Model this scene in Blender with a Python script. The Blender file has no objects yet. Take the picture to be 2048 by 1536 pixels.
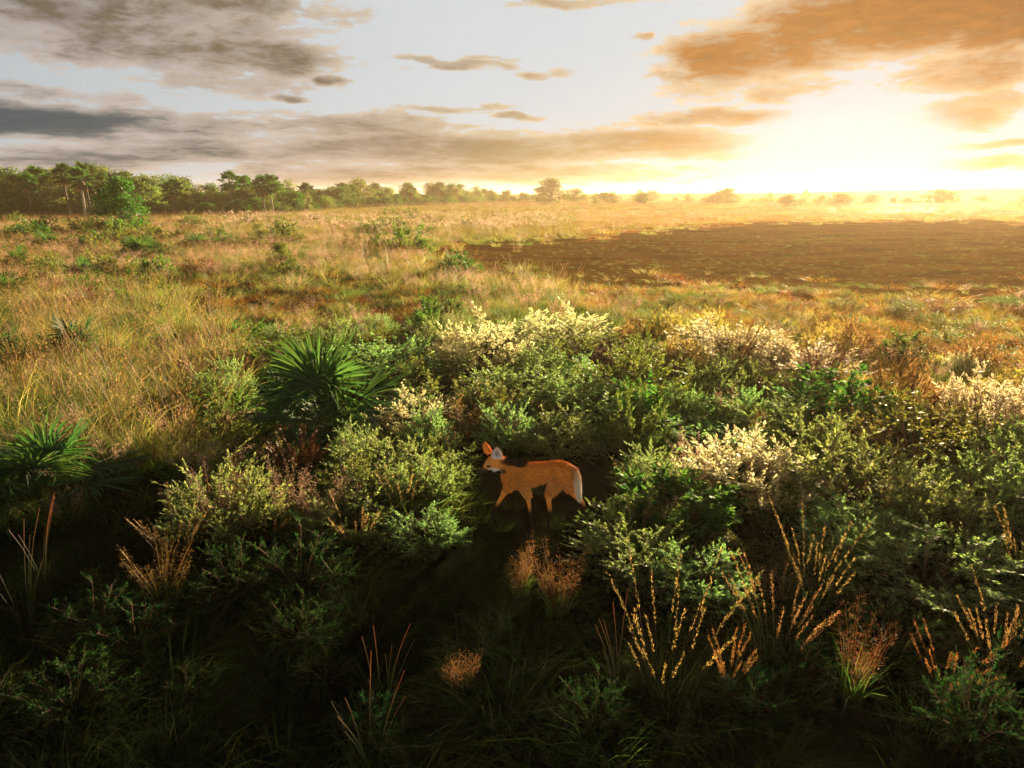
import bpy, math, random
import numpy as np
from mathutils import Vector, Matrix, Euler
R = math.radians
sc = bpy.context.scene
C = sc.collection
# ------------------------------------------------------------------ camera
CAM_H, PITCH, FPX = 3.6, R(15.0), 1420.0      # photo pixels (2048 x 1536)
cd = bpy.data.cameras.new('camera'); cam = bpy.data.objects.new('camera', cd); C.objects.link(cam)
cam.location = (0, 0, CAM_H); cam.rotation_euler = (math.pi/2 - PITCH, 0, 0)
cd.sensor_fit = 'HORIZONTAL'; cd.sensor_width = 36; cd.lens = 36*FPX/2048
cd.clip_start = 0.05; cd.clip_end = 9000
sc.camera = cam
def ray(px, py):
    x = (px-1024)/FPX; u = (768-py)/FPX
    return np.array([x, math.cos(PITCH)+u*math.sin(PITCH), -math.sin(PITCH)+u*math.cos(PITCH)])
def azel(px, py):
    d = ray(px, py); d = d/np.linalg.norm(d)
    return math.degrees(math.atan2(d[0], d[1])), math.degrees(math.asin(d[2]))
# ------------------------------------------------------------------ sun, world, exposure
SUN_AZ, SUN_EL = 29.0, 9.0
sl = bpy.data.lights.new('sun', 'SUN'); so = bpy.data.objects.new('sun', sl); C.objects.link(so)
sl.energy = 5.0; sl.angle = R(0.6); sl.color = (1.0, 0.76, 0.44)
sd = Vector((math.sin(R(SUN_AZ))*math.cos(R(SUN_EL)), math.cos(R(SUN_AZ))*math.cos(R(SUN_EL)), math.sin(R(SUN_EL))))
so.rotation_euler = (-sd).to_track_quat('-Z', 'Y').to_euler(); so.location = (20, 40, 12)
sc.view_settings.view_transform = 'Standard'; sc.view_settings.look = 'None'
sc.view_settings.exposure = 2.12; sc.view_settings.gamma = 1.0
cy = sc.cycles
cy.max_bounces = 6; cy.diffuse_bounces = 3; cy.glossy_bounces = 2; cy.transmission_bounces = 4
cy.transparent_max_bounces = 8; cy.volume_bounces = 0; cy.use_denoising = True
cy.sample_clamp_indirect = 4.0; cy.caustics_reflective = False; cy.caustics_refractive = False

W = bpy.data.worlds.new('World'); sc.world = W; W.use_nodes = True
nt = W.node_tree; nt.nodes.clear()
class NT:
    def __init__(s, t): s.t = t
    def n(s, typ, **k):
        o = s.t.nodes.new(typ)
        for a, b in k.items(): setattr(o, a, b)
        return o
    def put(s, sock, v):
        if v is None: return
        if isinstance(v, bpy.types.NodeSocket): s.t.links.new(v, sock)
        else: sock.default_value = v
    def m(s, op, a, b=None, c=None, clamp=False):
        o = s.n('ShaderNodeMath', operation=op, use_clamp=clamp)
        for i, v in enumerate((a, b, c)): s.put(o.inputs[i], v)
        return o.outputs[0]
    def vm(s, op, a, b=None):
        o = s.n('ShaderNodeVectorMath', operation=op); s.put(o.inputs[0], a); s.put(o.inputs[1], b)
        return o.outputs['Value' if op == 'LENGTH' else 'Vector']
    def mr(s, v, a, b, c=0., d=1., smooth=True):
        o = s.n('ShaderNodeMapRange', interpolation_type='SMOOTHSTEP' if smooth else 'LINEAR')
        for i, q in enumerate((v, a, b, c, d)): s.put(o.inputs[i], q)
        return o.outputs[0]
    def xyz(s, x, y, z=0.):
        o = s.n('ShaderNodeCombineXYZ')
        for i, v in enumerate((x, y, z)): s.put(o.inputs[i], v)
        return o.outputs[0]
    def noise(s, v, scale, det=4., rough=.55, dist=0.):
        o = s.n('ShaderNodeTexNoise'); s.put(o.inputs['Vector'], v)
        o.inputs['Scale'].default_value = scale; o.inputs['Detail'].default_value = det
        o.inputs['Roughness'].default_value = rough; o.inputs['Distortion'].default_value = dist
        return o.outputs[0]
    def mix(s, f, a, b, bt='MIX'):
        o = s.n('ShaderNodeMix', data_type='RGBA', blend_type=bt)
        s.put(o.inputs[0], f)
        for i, v in ((6, a), (7, b)):
            if isinstance(v, tuple) and len(v) == 3: v = v+(1,)
            s.put(o.inputs[i], v)
        return o.outputs[2]
    def ramp(s, f, stops):
        o = s.n('ShaderNodeValToRGB'); e = o.color_ramp.elements
        while len(e) > 1: e.remove(e[0])
        e[0].position = stops[0][0]; e[0].color = tuple(stops[0][1])+(1,)
        for p, c in stops[1:]:
            q = e.new(p); q.color = tuple(c)+(1,)
        s.put(o.inputs[0], f); return o.outputs[0]
def lin(r, g, b):
    f = lambda c: (c/255/12.92) if c <= 10 else ((c/255+.055)/1.055)**2.4
    return (f(r), f(g), f(b))
w = NT(nt)
tc = w.n('ShaderNodeTexCoord').outputs['Generated']
sx = w.n('ShaderNodeSeparateXYZ'); nt.links.new(tc, sx.inputs[0])
az = w.m('MULTIPLY', w.m('ARCTAN2', sx.outputs[0], sx.outputs[1]), 57.2958)
el = w.m('MULTIPLY', w.m('ARCSINE', sx.outputs[2]), 57.2958)
elp = w.m('MAXIMUM', el, 0.0)
lv = w.m('MULTIPLY', w.m('LOGARITHM', w.m('ADD', w.m('MULTIPLY', elp, 1/5.), 1.0), math.e), 9.0)   # cloud rows close up towards the horizon
nv = w.xyz(w.m('MULTIPLY', az, .11), w.m('MULTIPLY', lv, .42))
wob = w.noise(w.xyz(w.m('MULTIPLY', az, .16), w.m('MULTIPLY', lv, .3), 3.3), 1.0, 3., .6)
wob2 = w.noise(w.xyz(w.m('MULTIPLY', az, .16), w.m('MULTIPLY', lv, .3), 9.1), 1.0, 3., .6)
fbm = w.noise(nv, 1.0, 7., .58, .35)
fine = w.noise(w.xyz(w.m('MULTIPLY', az, .5), w.m('MULTIPLY', lv, 3.0), 5.), 1.0, 6., .62, .4)
pos = w.xyz(w.m('ADD', az, w.m('MULTIPLY', w.m('SUBTRACT', wob, .5), 9.)), w.m('ADD', el, w.m('MULTIPLY', w.m('SUBTRACT', wob2, .5), 1.6)))
BL = [(120,10,500,88,.66),(330,95,310,55,.62),(560,112,190,38,.7),(430,165,190,32,.45),(90,190,150,16,.45),(50,238,270,30,.9),
 (300,250,430,36,.55),(120,315,380,34,.5),(700,252,300,30,.55),(900,300,480,44,.8),(1220,292,330,40,.8),(950,345,560,30,.7),(420,300,300,30,.5),
 (850,122,80,9,.5),(930,130,90,12,.55),(1000,118,70,7,.45),(1060,146,60,8,.5),(1130,140,70,9,.5),(1298,78,26,9,.5),(580,198,32,8,.5),(670,165,50,10,.6),(690,32,90,22,.5),(470,5,230,32,.7),
 (1545,105,200,70,.95),(1760,42,310,84,.95),(2010,20,220,84,.85),(1600,172,150,30,.7),(1960,140,190,42,.7),(1400,150,80,10,.6),
 (1430,236,190,20,.7),(1960,215,150,34,.65),(1980,330,140,16,.6),(1970,290,120,9,.5),(1150,3,190,12,.55),(1010,232,60,8,.6),(1250,250,90,9,.5),(880,218,160,9,.45)]
D = None
for (cx, cyy, rx, ry, am) in BL:
    a0, e0 = azel(cx, cyy); k = .0405
    d = w.vm('LENGTH', w.vm('MULTIPLY', w.vm('SUBTRACT', pos, (a0, e0, 0)), (1/(rx*k), 1/(ry*k), 0)))
    b = w.mr(d, 1.35, .25, 0., am)
    D = b if D is None else w.m('MAXIMUM', D, b)
out = w.m('MAXIMUM', w.mr(el, 15., 26., 0., .42), w.mr(w.m('ABSOLUTE', az), 42., 60., 0., .3))
D = w.m('MAXIMUM', D, out)
D = w.m('ADD', D, w.m('MULTIPLY', w.m('SUBTRACT', fbm, .5), 1.35))
D = w.m('ADD', D, w.m('MULTIPLY', w.m('SUBTRACT', fine, .5), 1.1))
D = w.m('ADD', D, w.mr(az, -12., -32., 0., .12))
alpha = w.mr(D, .22, .46)
thick = w.mr(D, .36, .95)
azn = w.m('DIVIDE', w.m('ADD', az, 40.), 80.)
thinc = w.ramp(azn, [(0, lin(190,182,178)), (.3, lin(196,182,168)), (.5, lin(208,192,164)), (.72, lin(226,202,168)), (1, lin(222,188,146))])
lowc = w.ramp(azn, [(0, lin(66,86,96)), (.2, lin(84,94,98)), (.35, lin(128,116,104)), (.55, lin(158,136,98)), (.75, lin(196,148,92)), (1, lin(188,134,84))])
highc = w.ramp(azn, [(0, lin(102,94,82)), (.25, lin(116,102,82)), (.45, lin(128,116,100)), (.6, lin(176,122,66)), (.8, lin(170,116,60)), (1, lin(146,92,50))])
thickc = w.mix(w.mr(el, 4.5, 9.5), lowc, highc)
cc = w.mix(thick, thinc, thickc)
cc = w.mix(1.0, cc, w.mix(w.mr(fine, .3, .7), (.82,.82,.84), (1.18,1.16,1.12)), 'MULTIPLY')
sky = w.n('ShaderNodeTexSky', sky_type='NISHITA'); sky.sun_disc = False
sky.sun_elevation = R(SUN_EL); sky.sun_rotation = R(SUN_AZ); sky.air_density = 1.0; sky.dust_density = 1.5
nish = w.mix(1.0, sky.outputs[0], (.1, .1, .1), 'MULTIPLY')
pale = w.ramp(azn, [(0, lin(180,189,194)), (.3, lin(202,208,211)), (.45, lin(208,214,217)), (1, lin(213,219,222))])
clear = w.mix(w.mr(el, 18., 45., 1., .3), nish, pale)
# bright hazy core round the sun
sdist = w.vm('LENGTH', w.vm('MULTIPLY', w.vm('SUBTRACT', w.xyz(az, el), (azel(1690, 320)[0], 2.4, 0)), (1/9.5, 1/5.2, 0)))
core = w.mr(sdist, .95, .35)
alpha = w.m('MULTIPLY', alpha, w.m('SUBTRACT', 1.0, core))
col = w.mix(alpha, clear, cc)
col = w.mix(core, col, lin(220,224,226))
# unseen sky: dulled overhead, a bright fill band added low behind the camera
back = w.mr(w.m('ABSOLUTE', az), 55., 110.)
up = w.mr(el, 22., 50.)
dim = w.m('MAXIMUM', back, up)
col = w.mix(w.m('MULTIPLY', dim, .92), col, w.mix(w.mr(el, 12., 30.), (1.55, 1.42, 1.15), (.05, .07, .07)))
col = w.mix(w.mr(el, 0., -3.), col, (.03, .026, .018))
bg = w.n('ShaderNodeBackground'); nt.links.new(col, bg.inputs[0]); bg.inputs[1].default_value = 0.235
wo = w.n('ShaderNodeOutputWorld'); nt.links.new(bg.outputs[0], wo.inputs[0])
W.cycles.sampling_method = 'MANUAL'; W.cycles.sample_map_resolution = 512

# ------------------------------------------------------------------ helpers
rg = np.random.default_rng(11)
def unit(v): return v/np.maximum(np.linalg.norm(v, axis=-1, keepdims=True), 1e-9)
def hgt(x, y):
    x = np.asarray(x, float); y = np.asarray(y, float)
    f = np.clip((np.hypot(x, y)-3)/10, 0, 1)
    h = .10*np.sin(x*.31+1.3)*np.cos(y*.27+.4)+.06*np.sin(x*.83-y*.51)+.03*np.sin(x*1.9+y*1.3)
    wolfarea = np.clip(np.hypot(x-.2, y-7.2)/2.0-.3, 0, 1)
    h = h*f*wolfarea
    far = np.clip((np.hypot(x, y)-20)/8, 0, 1)
    return h*(1-far)-.0
def ground(px, py):
    d = ray(px, py); t = CAM_H/-d[2]
    return d[0]*t, d[1]*t
def topz(px, py, y):          # height at which the sight line through a pixel passes the distance y
    d = ray(px, py); return CAM_H + d[2]/d[1]*y
def to_px(x, y, z=0.):
    c, s = math.cos(PITCH), math.sin(PITCH); dz = z-CAM_H
    dep = y*c-dz*s; up_ = y*s+dz*c
    return 1024+x/dep*FPX, 768-up_/dep*FPX
def mesh(name, V, F, mats, smooth=False):
    V = np.asarray(V, np.float32); F = np.asarray(F, np.int32)
    me = bpy.data.meshes.new(name); k = F.shape[1]
    me.vertices.add(len(V)); me.vertices.foreach_set('co', V.ravel())
    me.loops.add(F.size); me.loops.foreach_set('vertex_index', F.ravel())
    me.polygons.add(len(F)); me.polygons.foreach_set('loop_start', np.arange(0, F.size, k, dtype=np.int32))
    me.polygons.foreach_set('loop_total', np.full(len(F), k, np.int32))
    if smooth: me.polygons.foreach_set('use_smooth', np.ones(len(F), bool))
    me.update(calc_edges=True)
    for m_ in (mats if isinstance(mats, list) else [mats]): me.materials.append(m_)
    return me
def cat(parts):
    Vs, Fs, o = [], [], 0
    for V, F in parts:
        Vs.append(V); Fs.append(np.asarray(F)+o); o += len(V)
    return np.concatenate(Vs), np.concatenate(Fs)
def link(name, me, parent=None, loc=None, rot=None, scl=None):
    o = bpy.data.objects.new(name, me); C.objects.link(o)
    if parent: o.parent = parent
    if loc is not None: o.location = loc
    if rot is not None: o.rotation_euler = rot
    if scl is not None: o.scale = scl
    return o
def tag(o, label=None, cat_=None, group=None, kind=None):
    for k, v in (('label', label), ('category', cat_), ('group', group), ('kind', kind)):
        if v: o[k] = v
    return o
def perp(D, g):
    r = unit(g.normal(size=D.shape)); return unit(np.cross(D, r))
def leaves(P, D, L, Wd, g, bend=.15, up=0.):
    """one kite-shaped quad per leaf"""
    D = unit(D); S = perp(D, g)
    if up: # turn the blade so that it faces the sky more
        S2 = unit(np.cross(D, np.tile([0, 0, 1.], (len(D), 1)))+1e-6); S = unit(S*(1-up)+S2*up)
    N = np.cross(D, S)
    L = np.asarray(L)[:, None]*np.ones((len(P), 1)); Wd = np.asarray(Wd)[:, None]*np.ones((len(P), 1))
    a = P; b = P+D*L*.45+S*Wd*.5+N*L*bend*.5; c = P+D*L-N*L*bend*.3; d = P+D*L*.45-S*Wd*.5+N*L*bend*.5
    V = np.stack([a, b, c, d], 1).reshape(-1, 3)
    F = np.arange(len(P)*4).reshape(-1, 4)
    return V, F
def tube(pts, rad, sides=5, cap=False):
    pts = np.asarray(pts, float); n = len(pts); rad = np.asarray(rad, float)*np.ones(n)
    T = unit(np.gradient(pts, axis=0)); ref = np.array([.37, .81, .45])
    A = unit(np.cross(T, ref)); B = np.cross(T, A)
    an = np.arange(sides)/sides*2*math.pi
    V = (pts[:, None]+rad[:, None, None]*(np.cos(an)[None, :, None]*A[:, None]+np.sin(an)[None, :, None]*B[:, None])).reshape(-1, 3)
    F = []
    for i in range(n-1):
        for j in range(sides):
            k = (j+1) % sides; F.append((i*sides+j, i*sides+k, (i+1)*sides+k, (i+1)*sides+j))
    return V, np.array(F)
def blades(P, D, L, Wd, g, arch=.35, segs=3):
    """grass blades: tapering strips that arch outwards"""
    n = len(P); D = unit(D); H = D.copy(); H[:, 2] = 0; H = unit(H+1e-6)
    S = unit(np.cross(D, np.array([0, 0, 1.]))+g.normal(size=(n, 3))*.6)
    L = np.asarray(L)*np.ones(n); ar = arch*g.uniform(.2, 1.3, n)
    rows = []
    for i in range(segs+1):
        t = i/segs
        c = P+D*(L*t)[:, None]+H*(L*ar*t*t)[:, None]-np.array([0, 0, 1.])*(L*ar*.45*t**3)[:, None]
        wd = (np.asarray(Wd)*np.ones(n)*(1-t*.93)*.5)[:, None]
        rows += [c-S*wd, c+S*wd]
    V = np.stack(rows, 1).reshape(-1, 3); m_ = 2*(segs+1)
    F = []
    for i in range(segs): F.append(np.stack([np.arange(n)*m_+2*i, np.arange(n)*m_+2*i+1, np.arange(n)*m_+2*i+3, np.arange(n)*m_+2*i+2], 1))
    return V, np.concatenate(F)
# ------------------------------------------------------------------ materials
def leaf_mat(name, col, tr, var=.35, rough=.5, trans=.5, spec=.3, hue=.04, tipcol=None):
    m_ = bpy.data.materials.new(name); m_.use_nodes = True; t = m_.node_tree; t.nodes.clear(); q = NT(t)
    oi = q.n('ShaderNodeObjectInfo').outputs['Random']; gi = q.n('ShaderNodeNewGeometry').outputs['Random Per Island']
    v = q.m('ADD', q.mr(oi, 0., 1., 1-var*.7, 1+var*.7, False), q.mr(gi, 0., 1., -var, var, False))
    h = q.m('ADD', q.mr(oi, 0., 1., .5-hue, .5+hue, False), q.mr(gi, 0., 1., hue*.6, -hue*.6, False))
    def adj(c):
        o = q.n('ShaderNodeHueSaturation'); q.put(o.inputs['Hue'], h); q.put(o.inputs['Value'], v); q.put(o.inputs['Color'], c+(1,) if isinstance(c, tuple) else c)
        return o.outputs[0]
    if tipcol:   # some leaves take a second, paler colour
        pick = q.mr(gi, .55, .7); col_ = q.mix(pick, col, tipcol)
    else: col_ = col
    p = q.n('ShaderNodeBsdfPrincipled'); q.put(p.inputs['Base Color'], adj(col_)); p.inputs['Roughness'].default_value = rough
    p.inputs['Specular IOR Level'].default_value = spec
    tl = q.n('ShaderNodeBsdfTranslucent'); q.put(tl.inputs[0], adj(tr))
    mx = q.n('ShaderNodeMixShader'); mx.inputs[0].default_value = trans
    t.links.new(p.outputs[0], mx.inputs[1]); t.links.new(tl.outputs[0], mx.inputs[2])
    o = q.n('ShaderNodeOutputMaterial'); t.links.new(mx.outputs[0], o.inputs[0]); return m_
def bark_mat(name, c1, c2, scale=20):
    m_ = bpy.data.materials.new(name); m_.use_nodes = True; t = m_.node_tree; q = NT(t); p = t.nodes['Principled BSDF']
    co = q.n('ShaderNodeTexCoord').outputs['Object']
    q.put(p.inputs['Base Color'], q.mix(q.mr(q.noise(co, scale, 5.), .3, .7), c1, c2)); p.inputs['Roughness'].default_value = .85
    b = q.n('ShaderNodeBump'); b.inputs['Strength'].default_value = .5; q.put(b.inputs['Height'], q.noise(co, scale*2, 4.)); t.links.new(b.outputs[0], p.inputs['Normal'])
    return m_
M = {}
M['silver'] = leaf_mat('silvery_leaf', (.042,.120,.045), (.32,.48,.11), tipcol=(.20,.24,.11), spec=.2, rough=.55)
M['cream'] = leaf_mat('backlit_cream_leaf', (.42,.40,.20), (.85,.78,.38), var=.2, tipcol=(.56,.52,.34))  # strong backlight on the bushes put into this pale leaf colour
M['green'] = leaf_mat('bright_leaf', (.032,.085,.022), (.12,.24,.03), spec=.08, rough=.6)
M['dark'] = leaf_mat('shade_toned_leaf', (.010,.032,.010), (.022,.06,.012), spec=.04, rough=.8)  # foreground bushes: shade is put into the leaf colour
M['olive'] = leaf_mat('olive_leaf', (.055,.10,.025), (.24,.30,.04), tipcol=(.12,.10,.03))
M['rust'] = leaf_mat('rusty_leaf', (.13,.07,.025), (.30,.15,.035), hue=.03)
M['tree'] = leaf_mat('tree_leaf', (.020,.052,.010), (.085,.18,.014), spec=.35)
M['tree2'] = leaf_mat('tree_leaf_yellow', (.045,.08,.014), (.19,.27,.025), spec=.35)
M['palm'] = leaf_mat('palm_leaf', (.025,.070,.024), (.09,.20,.03), var=.5, spec=.12, rough=.55, trans=.35, hue=.025)
M['palmgold'] = leaf_mat('palm_leaf_old', (.30,.15,.03), (.55,.25,.03), trans=.4)
M['palmdry'] = leaf_mat('palm_leaf_dry', (.09,.065,.035), (.12,.08,.04), trans=.25, spec=.02, rough=.9)
M['skirt'] = leaf_mat('palm_skirt', (.20,.12,.05), (.30,.17,.06), trans=.3)
M['ggreen'] = leaf_mat('green_grass', (.05,.10,.02), (.20,.30,.04), trans=.5)
M['gshade'] = leaf_mat('shade_toned_grass', (.006,.010,.004), (.014,.02,.005), trans=.4, spec=.03, rough=.8)  # shade near the camera and between bushes painted as very dark blades
M['ggold'] = leaf_mat('golden_grass', (.20,.17,.05), (.55,.47,.11), trans=.55, hue=.03)
M['gdry'] = leaf_mat('dry_grass', (.13,.062,.014), (.46,.19,.022), trans=.5, hue=.03)
M['head'] = leaf_mat('seed_head', (.30,.17,.06), (.66,.38,.11), trans=.55, hue=.02)
M['red'] = leaf_mat('red_seed_head', (.24,.085,.03), (.5,.18,.05), trans=.45, hue=.02)
M['pink'] = leaf_mat('pink_plume', (.50,.31,.22), (.85,.52,.36), trans=.6, var=.2, hue=.02)
M['white'] = leaf_mat('pale_flower', (.50,.34,.26), (.80,.55,.40), trans=.5, var=.2, hue=.02)
M['rustplume'] = leaf_mat('rusty_plume', (.17,.085,.03), (.34,.17,.05), trans=.6, var=.2, hue=.02)
def stalk_mat():
    m_ = leaf_mat('drying_stalk_lit_tips', (.2,.1,.03), (.45,.22,.05), trans=.4, hue=.03); t = m_.node_tree; q = NT(t)
    s_ = q.n('ShaderNodeSeparateXYZ'); q.put(s_.inputs[0], q.n('ShaderNodeTexCoord').outputs['Generated'])   # green below, dried orange tips; light fading downwards is put into this colour
    for nd in list(t.nodes):
        if nd.type == 'HUE_SAT': q.put(nd.inputs['Color'], q.ramp(s_.outputs[2], [(.35, (.02,.035,.01)), (.6, (.10,.08,.02)), (.85, (.34,.17,.045))]))
    return m_
M['stalk2'] = stalk_mat(); M['reed'] = leaf_mat('brown_reed', (.10,.05,.022), (.16,.075,.02), trans=.3, hue=.02)
M['bark'] = bark_mat('bark', (.05,.035,.025), (.14,.10,.07))
M['palebark'] = bark_mat('pale_bark', (.22,.17,.12), (.40,.32,.22))
M['stem'] = bark_mat('stem_bark', (.10,.05,.025), (.20,.11,.05), 60)
M['stalk'] = leaf_mat('grass_stalk', (.22,.12,.035), (.48,.25,.05), trans=.4, hue=.03)

def ground_mat(name, stops, s1, s2, bump=.4, patch=None):
    m_ = bpy.data.materials.new(name); m_.use_nodes = True; t = m_.node_tree; q = NT(t); p = t.nodes['Principled BSDF']
    co = q.n('ShaderNodeTexCoord').outputs['Object']
    a = q.noise(co, s1, 6., .6); b = q.noise(co, s2, 5., .65)
    c = q.ramp(q.m('ADD', q.m('MULTIPLY', a, .6), q.m('MULTIPLY', b, .4)), stops)
    if patch: c = patch(q, co, c)
    t.nodes.remove(p); p = q.n('ShaderNodeBsdfDiffuse'); q.put(p.inputs['Color'], c); t.links.new(p.outputs[0], t.nodes['Material Output'].inputs[0])
    bp = q.n('ShaderNodeBump'); bp.inputs['Strength'].default_value = bump; bp.inputs['Distance'].default_value = .05
    q.put(bp.inputs['Height'], b); t.links.new(bp.outputs[0], p.inputs['Normal']); return m_
def far_gold(q, co, c):      # beyond the near scrub the soil is covered by dry golden turf
    s = q.n('ShaderNodeSeparateXYZ'); q.put(s.inputs[0], co)
    g_ = q.ramp(q.noise(q.vm('MULTIPLY', co, (.02, .06, 0)), 1., 6., .6), [(.35, (.09,.075,.02)), (.5, (.22,.14,.045)), (.62, (.40,.27,.11))])
    return q.mix(q.mr(s.outputs[1], 60., 110.), c, g_)
M['soil'] = ground_mat('soil', [(.35, (.004,.004,.002)), (.5, (.007,.0065,.0035)), (.65, (.014,.011,.006))], .8, 14., patch=far_gold)  # near soil darkened below its own tone to carry the foreground shade
def streaks(q, co, c):
    n_ = q.noise(q.vm('MULTIPLY', co, (.16, .30, 0)), 1., 7., .68); n2 = q.noise(co, 2.2, 6., .7)
    c = q.mix(q.mr(n_, .35, .75), c, (.15, .08, .022)); return q.mix(q.mr(n2, .45, .75, 0., .5), c, (.075, .055, .02))
M['burnt'] = ground_mat('bare_soil', [(.36, (.045,.022,.008)), (.5, (.085,.042,.012)), (.64, (.16,.08,.022))], .35, 7., bump=.08, patch=streaks)
# ------------------------------------------------------------------ ground
def grid_sheet(rs, nth, th0, th1):
    th = np.linspace(th0, th1, nth); rr, tt = np.meshgrid(rs, th, indexing='ij')
    x = rr*np.sin(tt); y = rr*np.cos(tt); V = np.stack([x, y, hgt(x, y)], -1).reshape(-1, 3)
    i = np.arange((len(rs)-1)*(nth-1)); r0 = i//(nth-1); c0 = i % (nth-1); k = r0*nth+c0
    return V, np.stack([k, k+nth, k+nth+1, k+1], 1)
rs = np.concatenate([[.001], np.geomspace(.6, 2600, 150)])
V, F = grid_sheet(rs, 241, -math.pi, math.pi)
tag(link('ground', mesh('ground', V, F, M['soil'], True)), kind='structure')
FIELD = [(820,498),(900,484),(1010,476),(1180,470),(1330,455),(1420,446),(1560,440),(1800,438),(2200,437),(2700,438),(2700,640),(2048,604),(1900,600),(1700,590),(1500,578),(1350,566),(1230,585),(1120,588),(1010,565),(930,548),(850,530)]
def inside(poly, x, y):
    r = False; j = len(poly)-1
    for i in range(len(poly)):
        xi, yi = poly[i]; xj, yj = poly[j]
        if (yi > y) != (yj > y) and x < (xj-xi)*(y-yi)/(yj-yi)+xi: r = not r
        j = i
    return r
def sheet(name, pts_px, mat, dz, sub=1):
    import bmesh
    bm = bmesh.new(); g = [ground(*p) for p in pts_px]
    vs = [bm.verts.new((x, y, 0)) for x, y in g]; f = bm.faces.new(vs)
    bmesh.ops.triangulate(bm, faces=[f])
    for _ in range(sub): bmesh.ops.subdivide_edges(bm, edges=[e for e in bm.edges if e.calc_length() > 1.2], cuts=1, use_grid_fill=True)
    bmesh.ops.triangulate(bm, faces=bm.faces[:])
    for v in bm.verts: v.co.z = float(hgt(v.co.x, v.co.y))+dz
    me = bpy.data.meshes.new(name); bm.to_mesh(me); bm.free(); me.materials.append(mat)
    return tag(link(name, me), kind='structure')
sheet('bare_field', FIELD, M['burnt'], .03, 6)
# distant low plateau
def ridge(name, az0, az1, dist, prof, mat):
    n = 120; P = []
    for i in range(n):
        t = i/(n-1); a = R(az0+(az1-az0)*t); h = prof(t); P.append([(dist+k)*math.sin(a) for k in (0,)][0:1]+[dist*math.cos(a), -1.])
        a2 = a
        P.append([(dist+60)*math.sin(a2), (dist+60)*math.cos(a2), h*.8]); P.append([(dist+120)*math.sin(a2), (dist+120)*math.cos(a2), h])
        P.append([(dist+700)*math.sin(a2), (dist+700)*math.cos(a2), h]); P.append([(dist+800)*math.sin(a2), (dist+800)*math.cos(a2), -1.])
    F = [(i*5+j, i*5+j+1, i*5+5+j+1, i*5+5+j) for i in range(n-1) for j in range(4)]
    return tag(link(name, mesh(name, P, F, mat, True)), kind='structure')
M['hill'] = ground_mat('hill_scrub', [(.35, (.03,.045,.02)), (.5, (.06,.07,.03)), (.65, (.12,.11,.05))], .02, .4)
ridge('hills', -60, 75, 600, lambda t: 3.2+7.2*min(1, max(0, (t-.50)/.30))**1.2+.25*math.sin(t*40)+.2*math.sin(t*93), M['hill'])
# ponds glinting far off
m_ = bpy.data.materials.new('water'); m_.use_nodes = True; q = NT(m_.node_tree); p = m_.node_tree.nodes['Principled BSDF']
p.inputs['Base Color'].default_value = (.03,.04,.04,1); p.inputs['Roughness'].default_value = .08; p.inputs['Specular IOR Level'].default_value = 1.0
bp = q.n('ShaderNodeBump'); bp.inputs['Strength'].default_value = .1; q.put(bp.inputs['Height'], q.noise(q.n('ShaderNodeTexCoord').outputs['Object'], 3., 3.)); m_.node_tree.links.new(bp.outputs[0], p.inputs['Normal'])
M['water'] = m_
for k, (cx, cyy, hw, hh) in enumerate([(1545,411,34,2.2),(1690,414,42,3.4),(1640,409,30,1.6),(1480,409,46,1.4),(1905,408,50,1.6)]):
    pp = [(cx+hw*math.cos(a)*(1+.25*math.sin(3*a+k)), cyy+hh*math.sin(a)*(1+.2*math.sin(2*a))) for a in np.linspace(0, 2*math.pi, 29)[:-1]]
    sheet('water', pp, M['water'], .06, 0)

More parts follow.
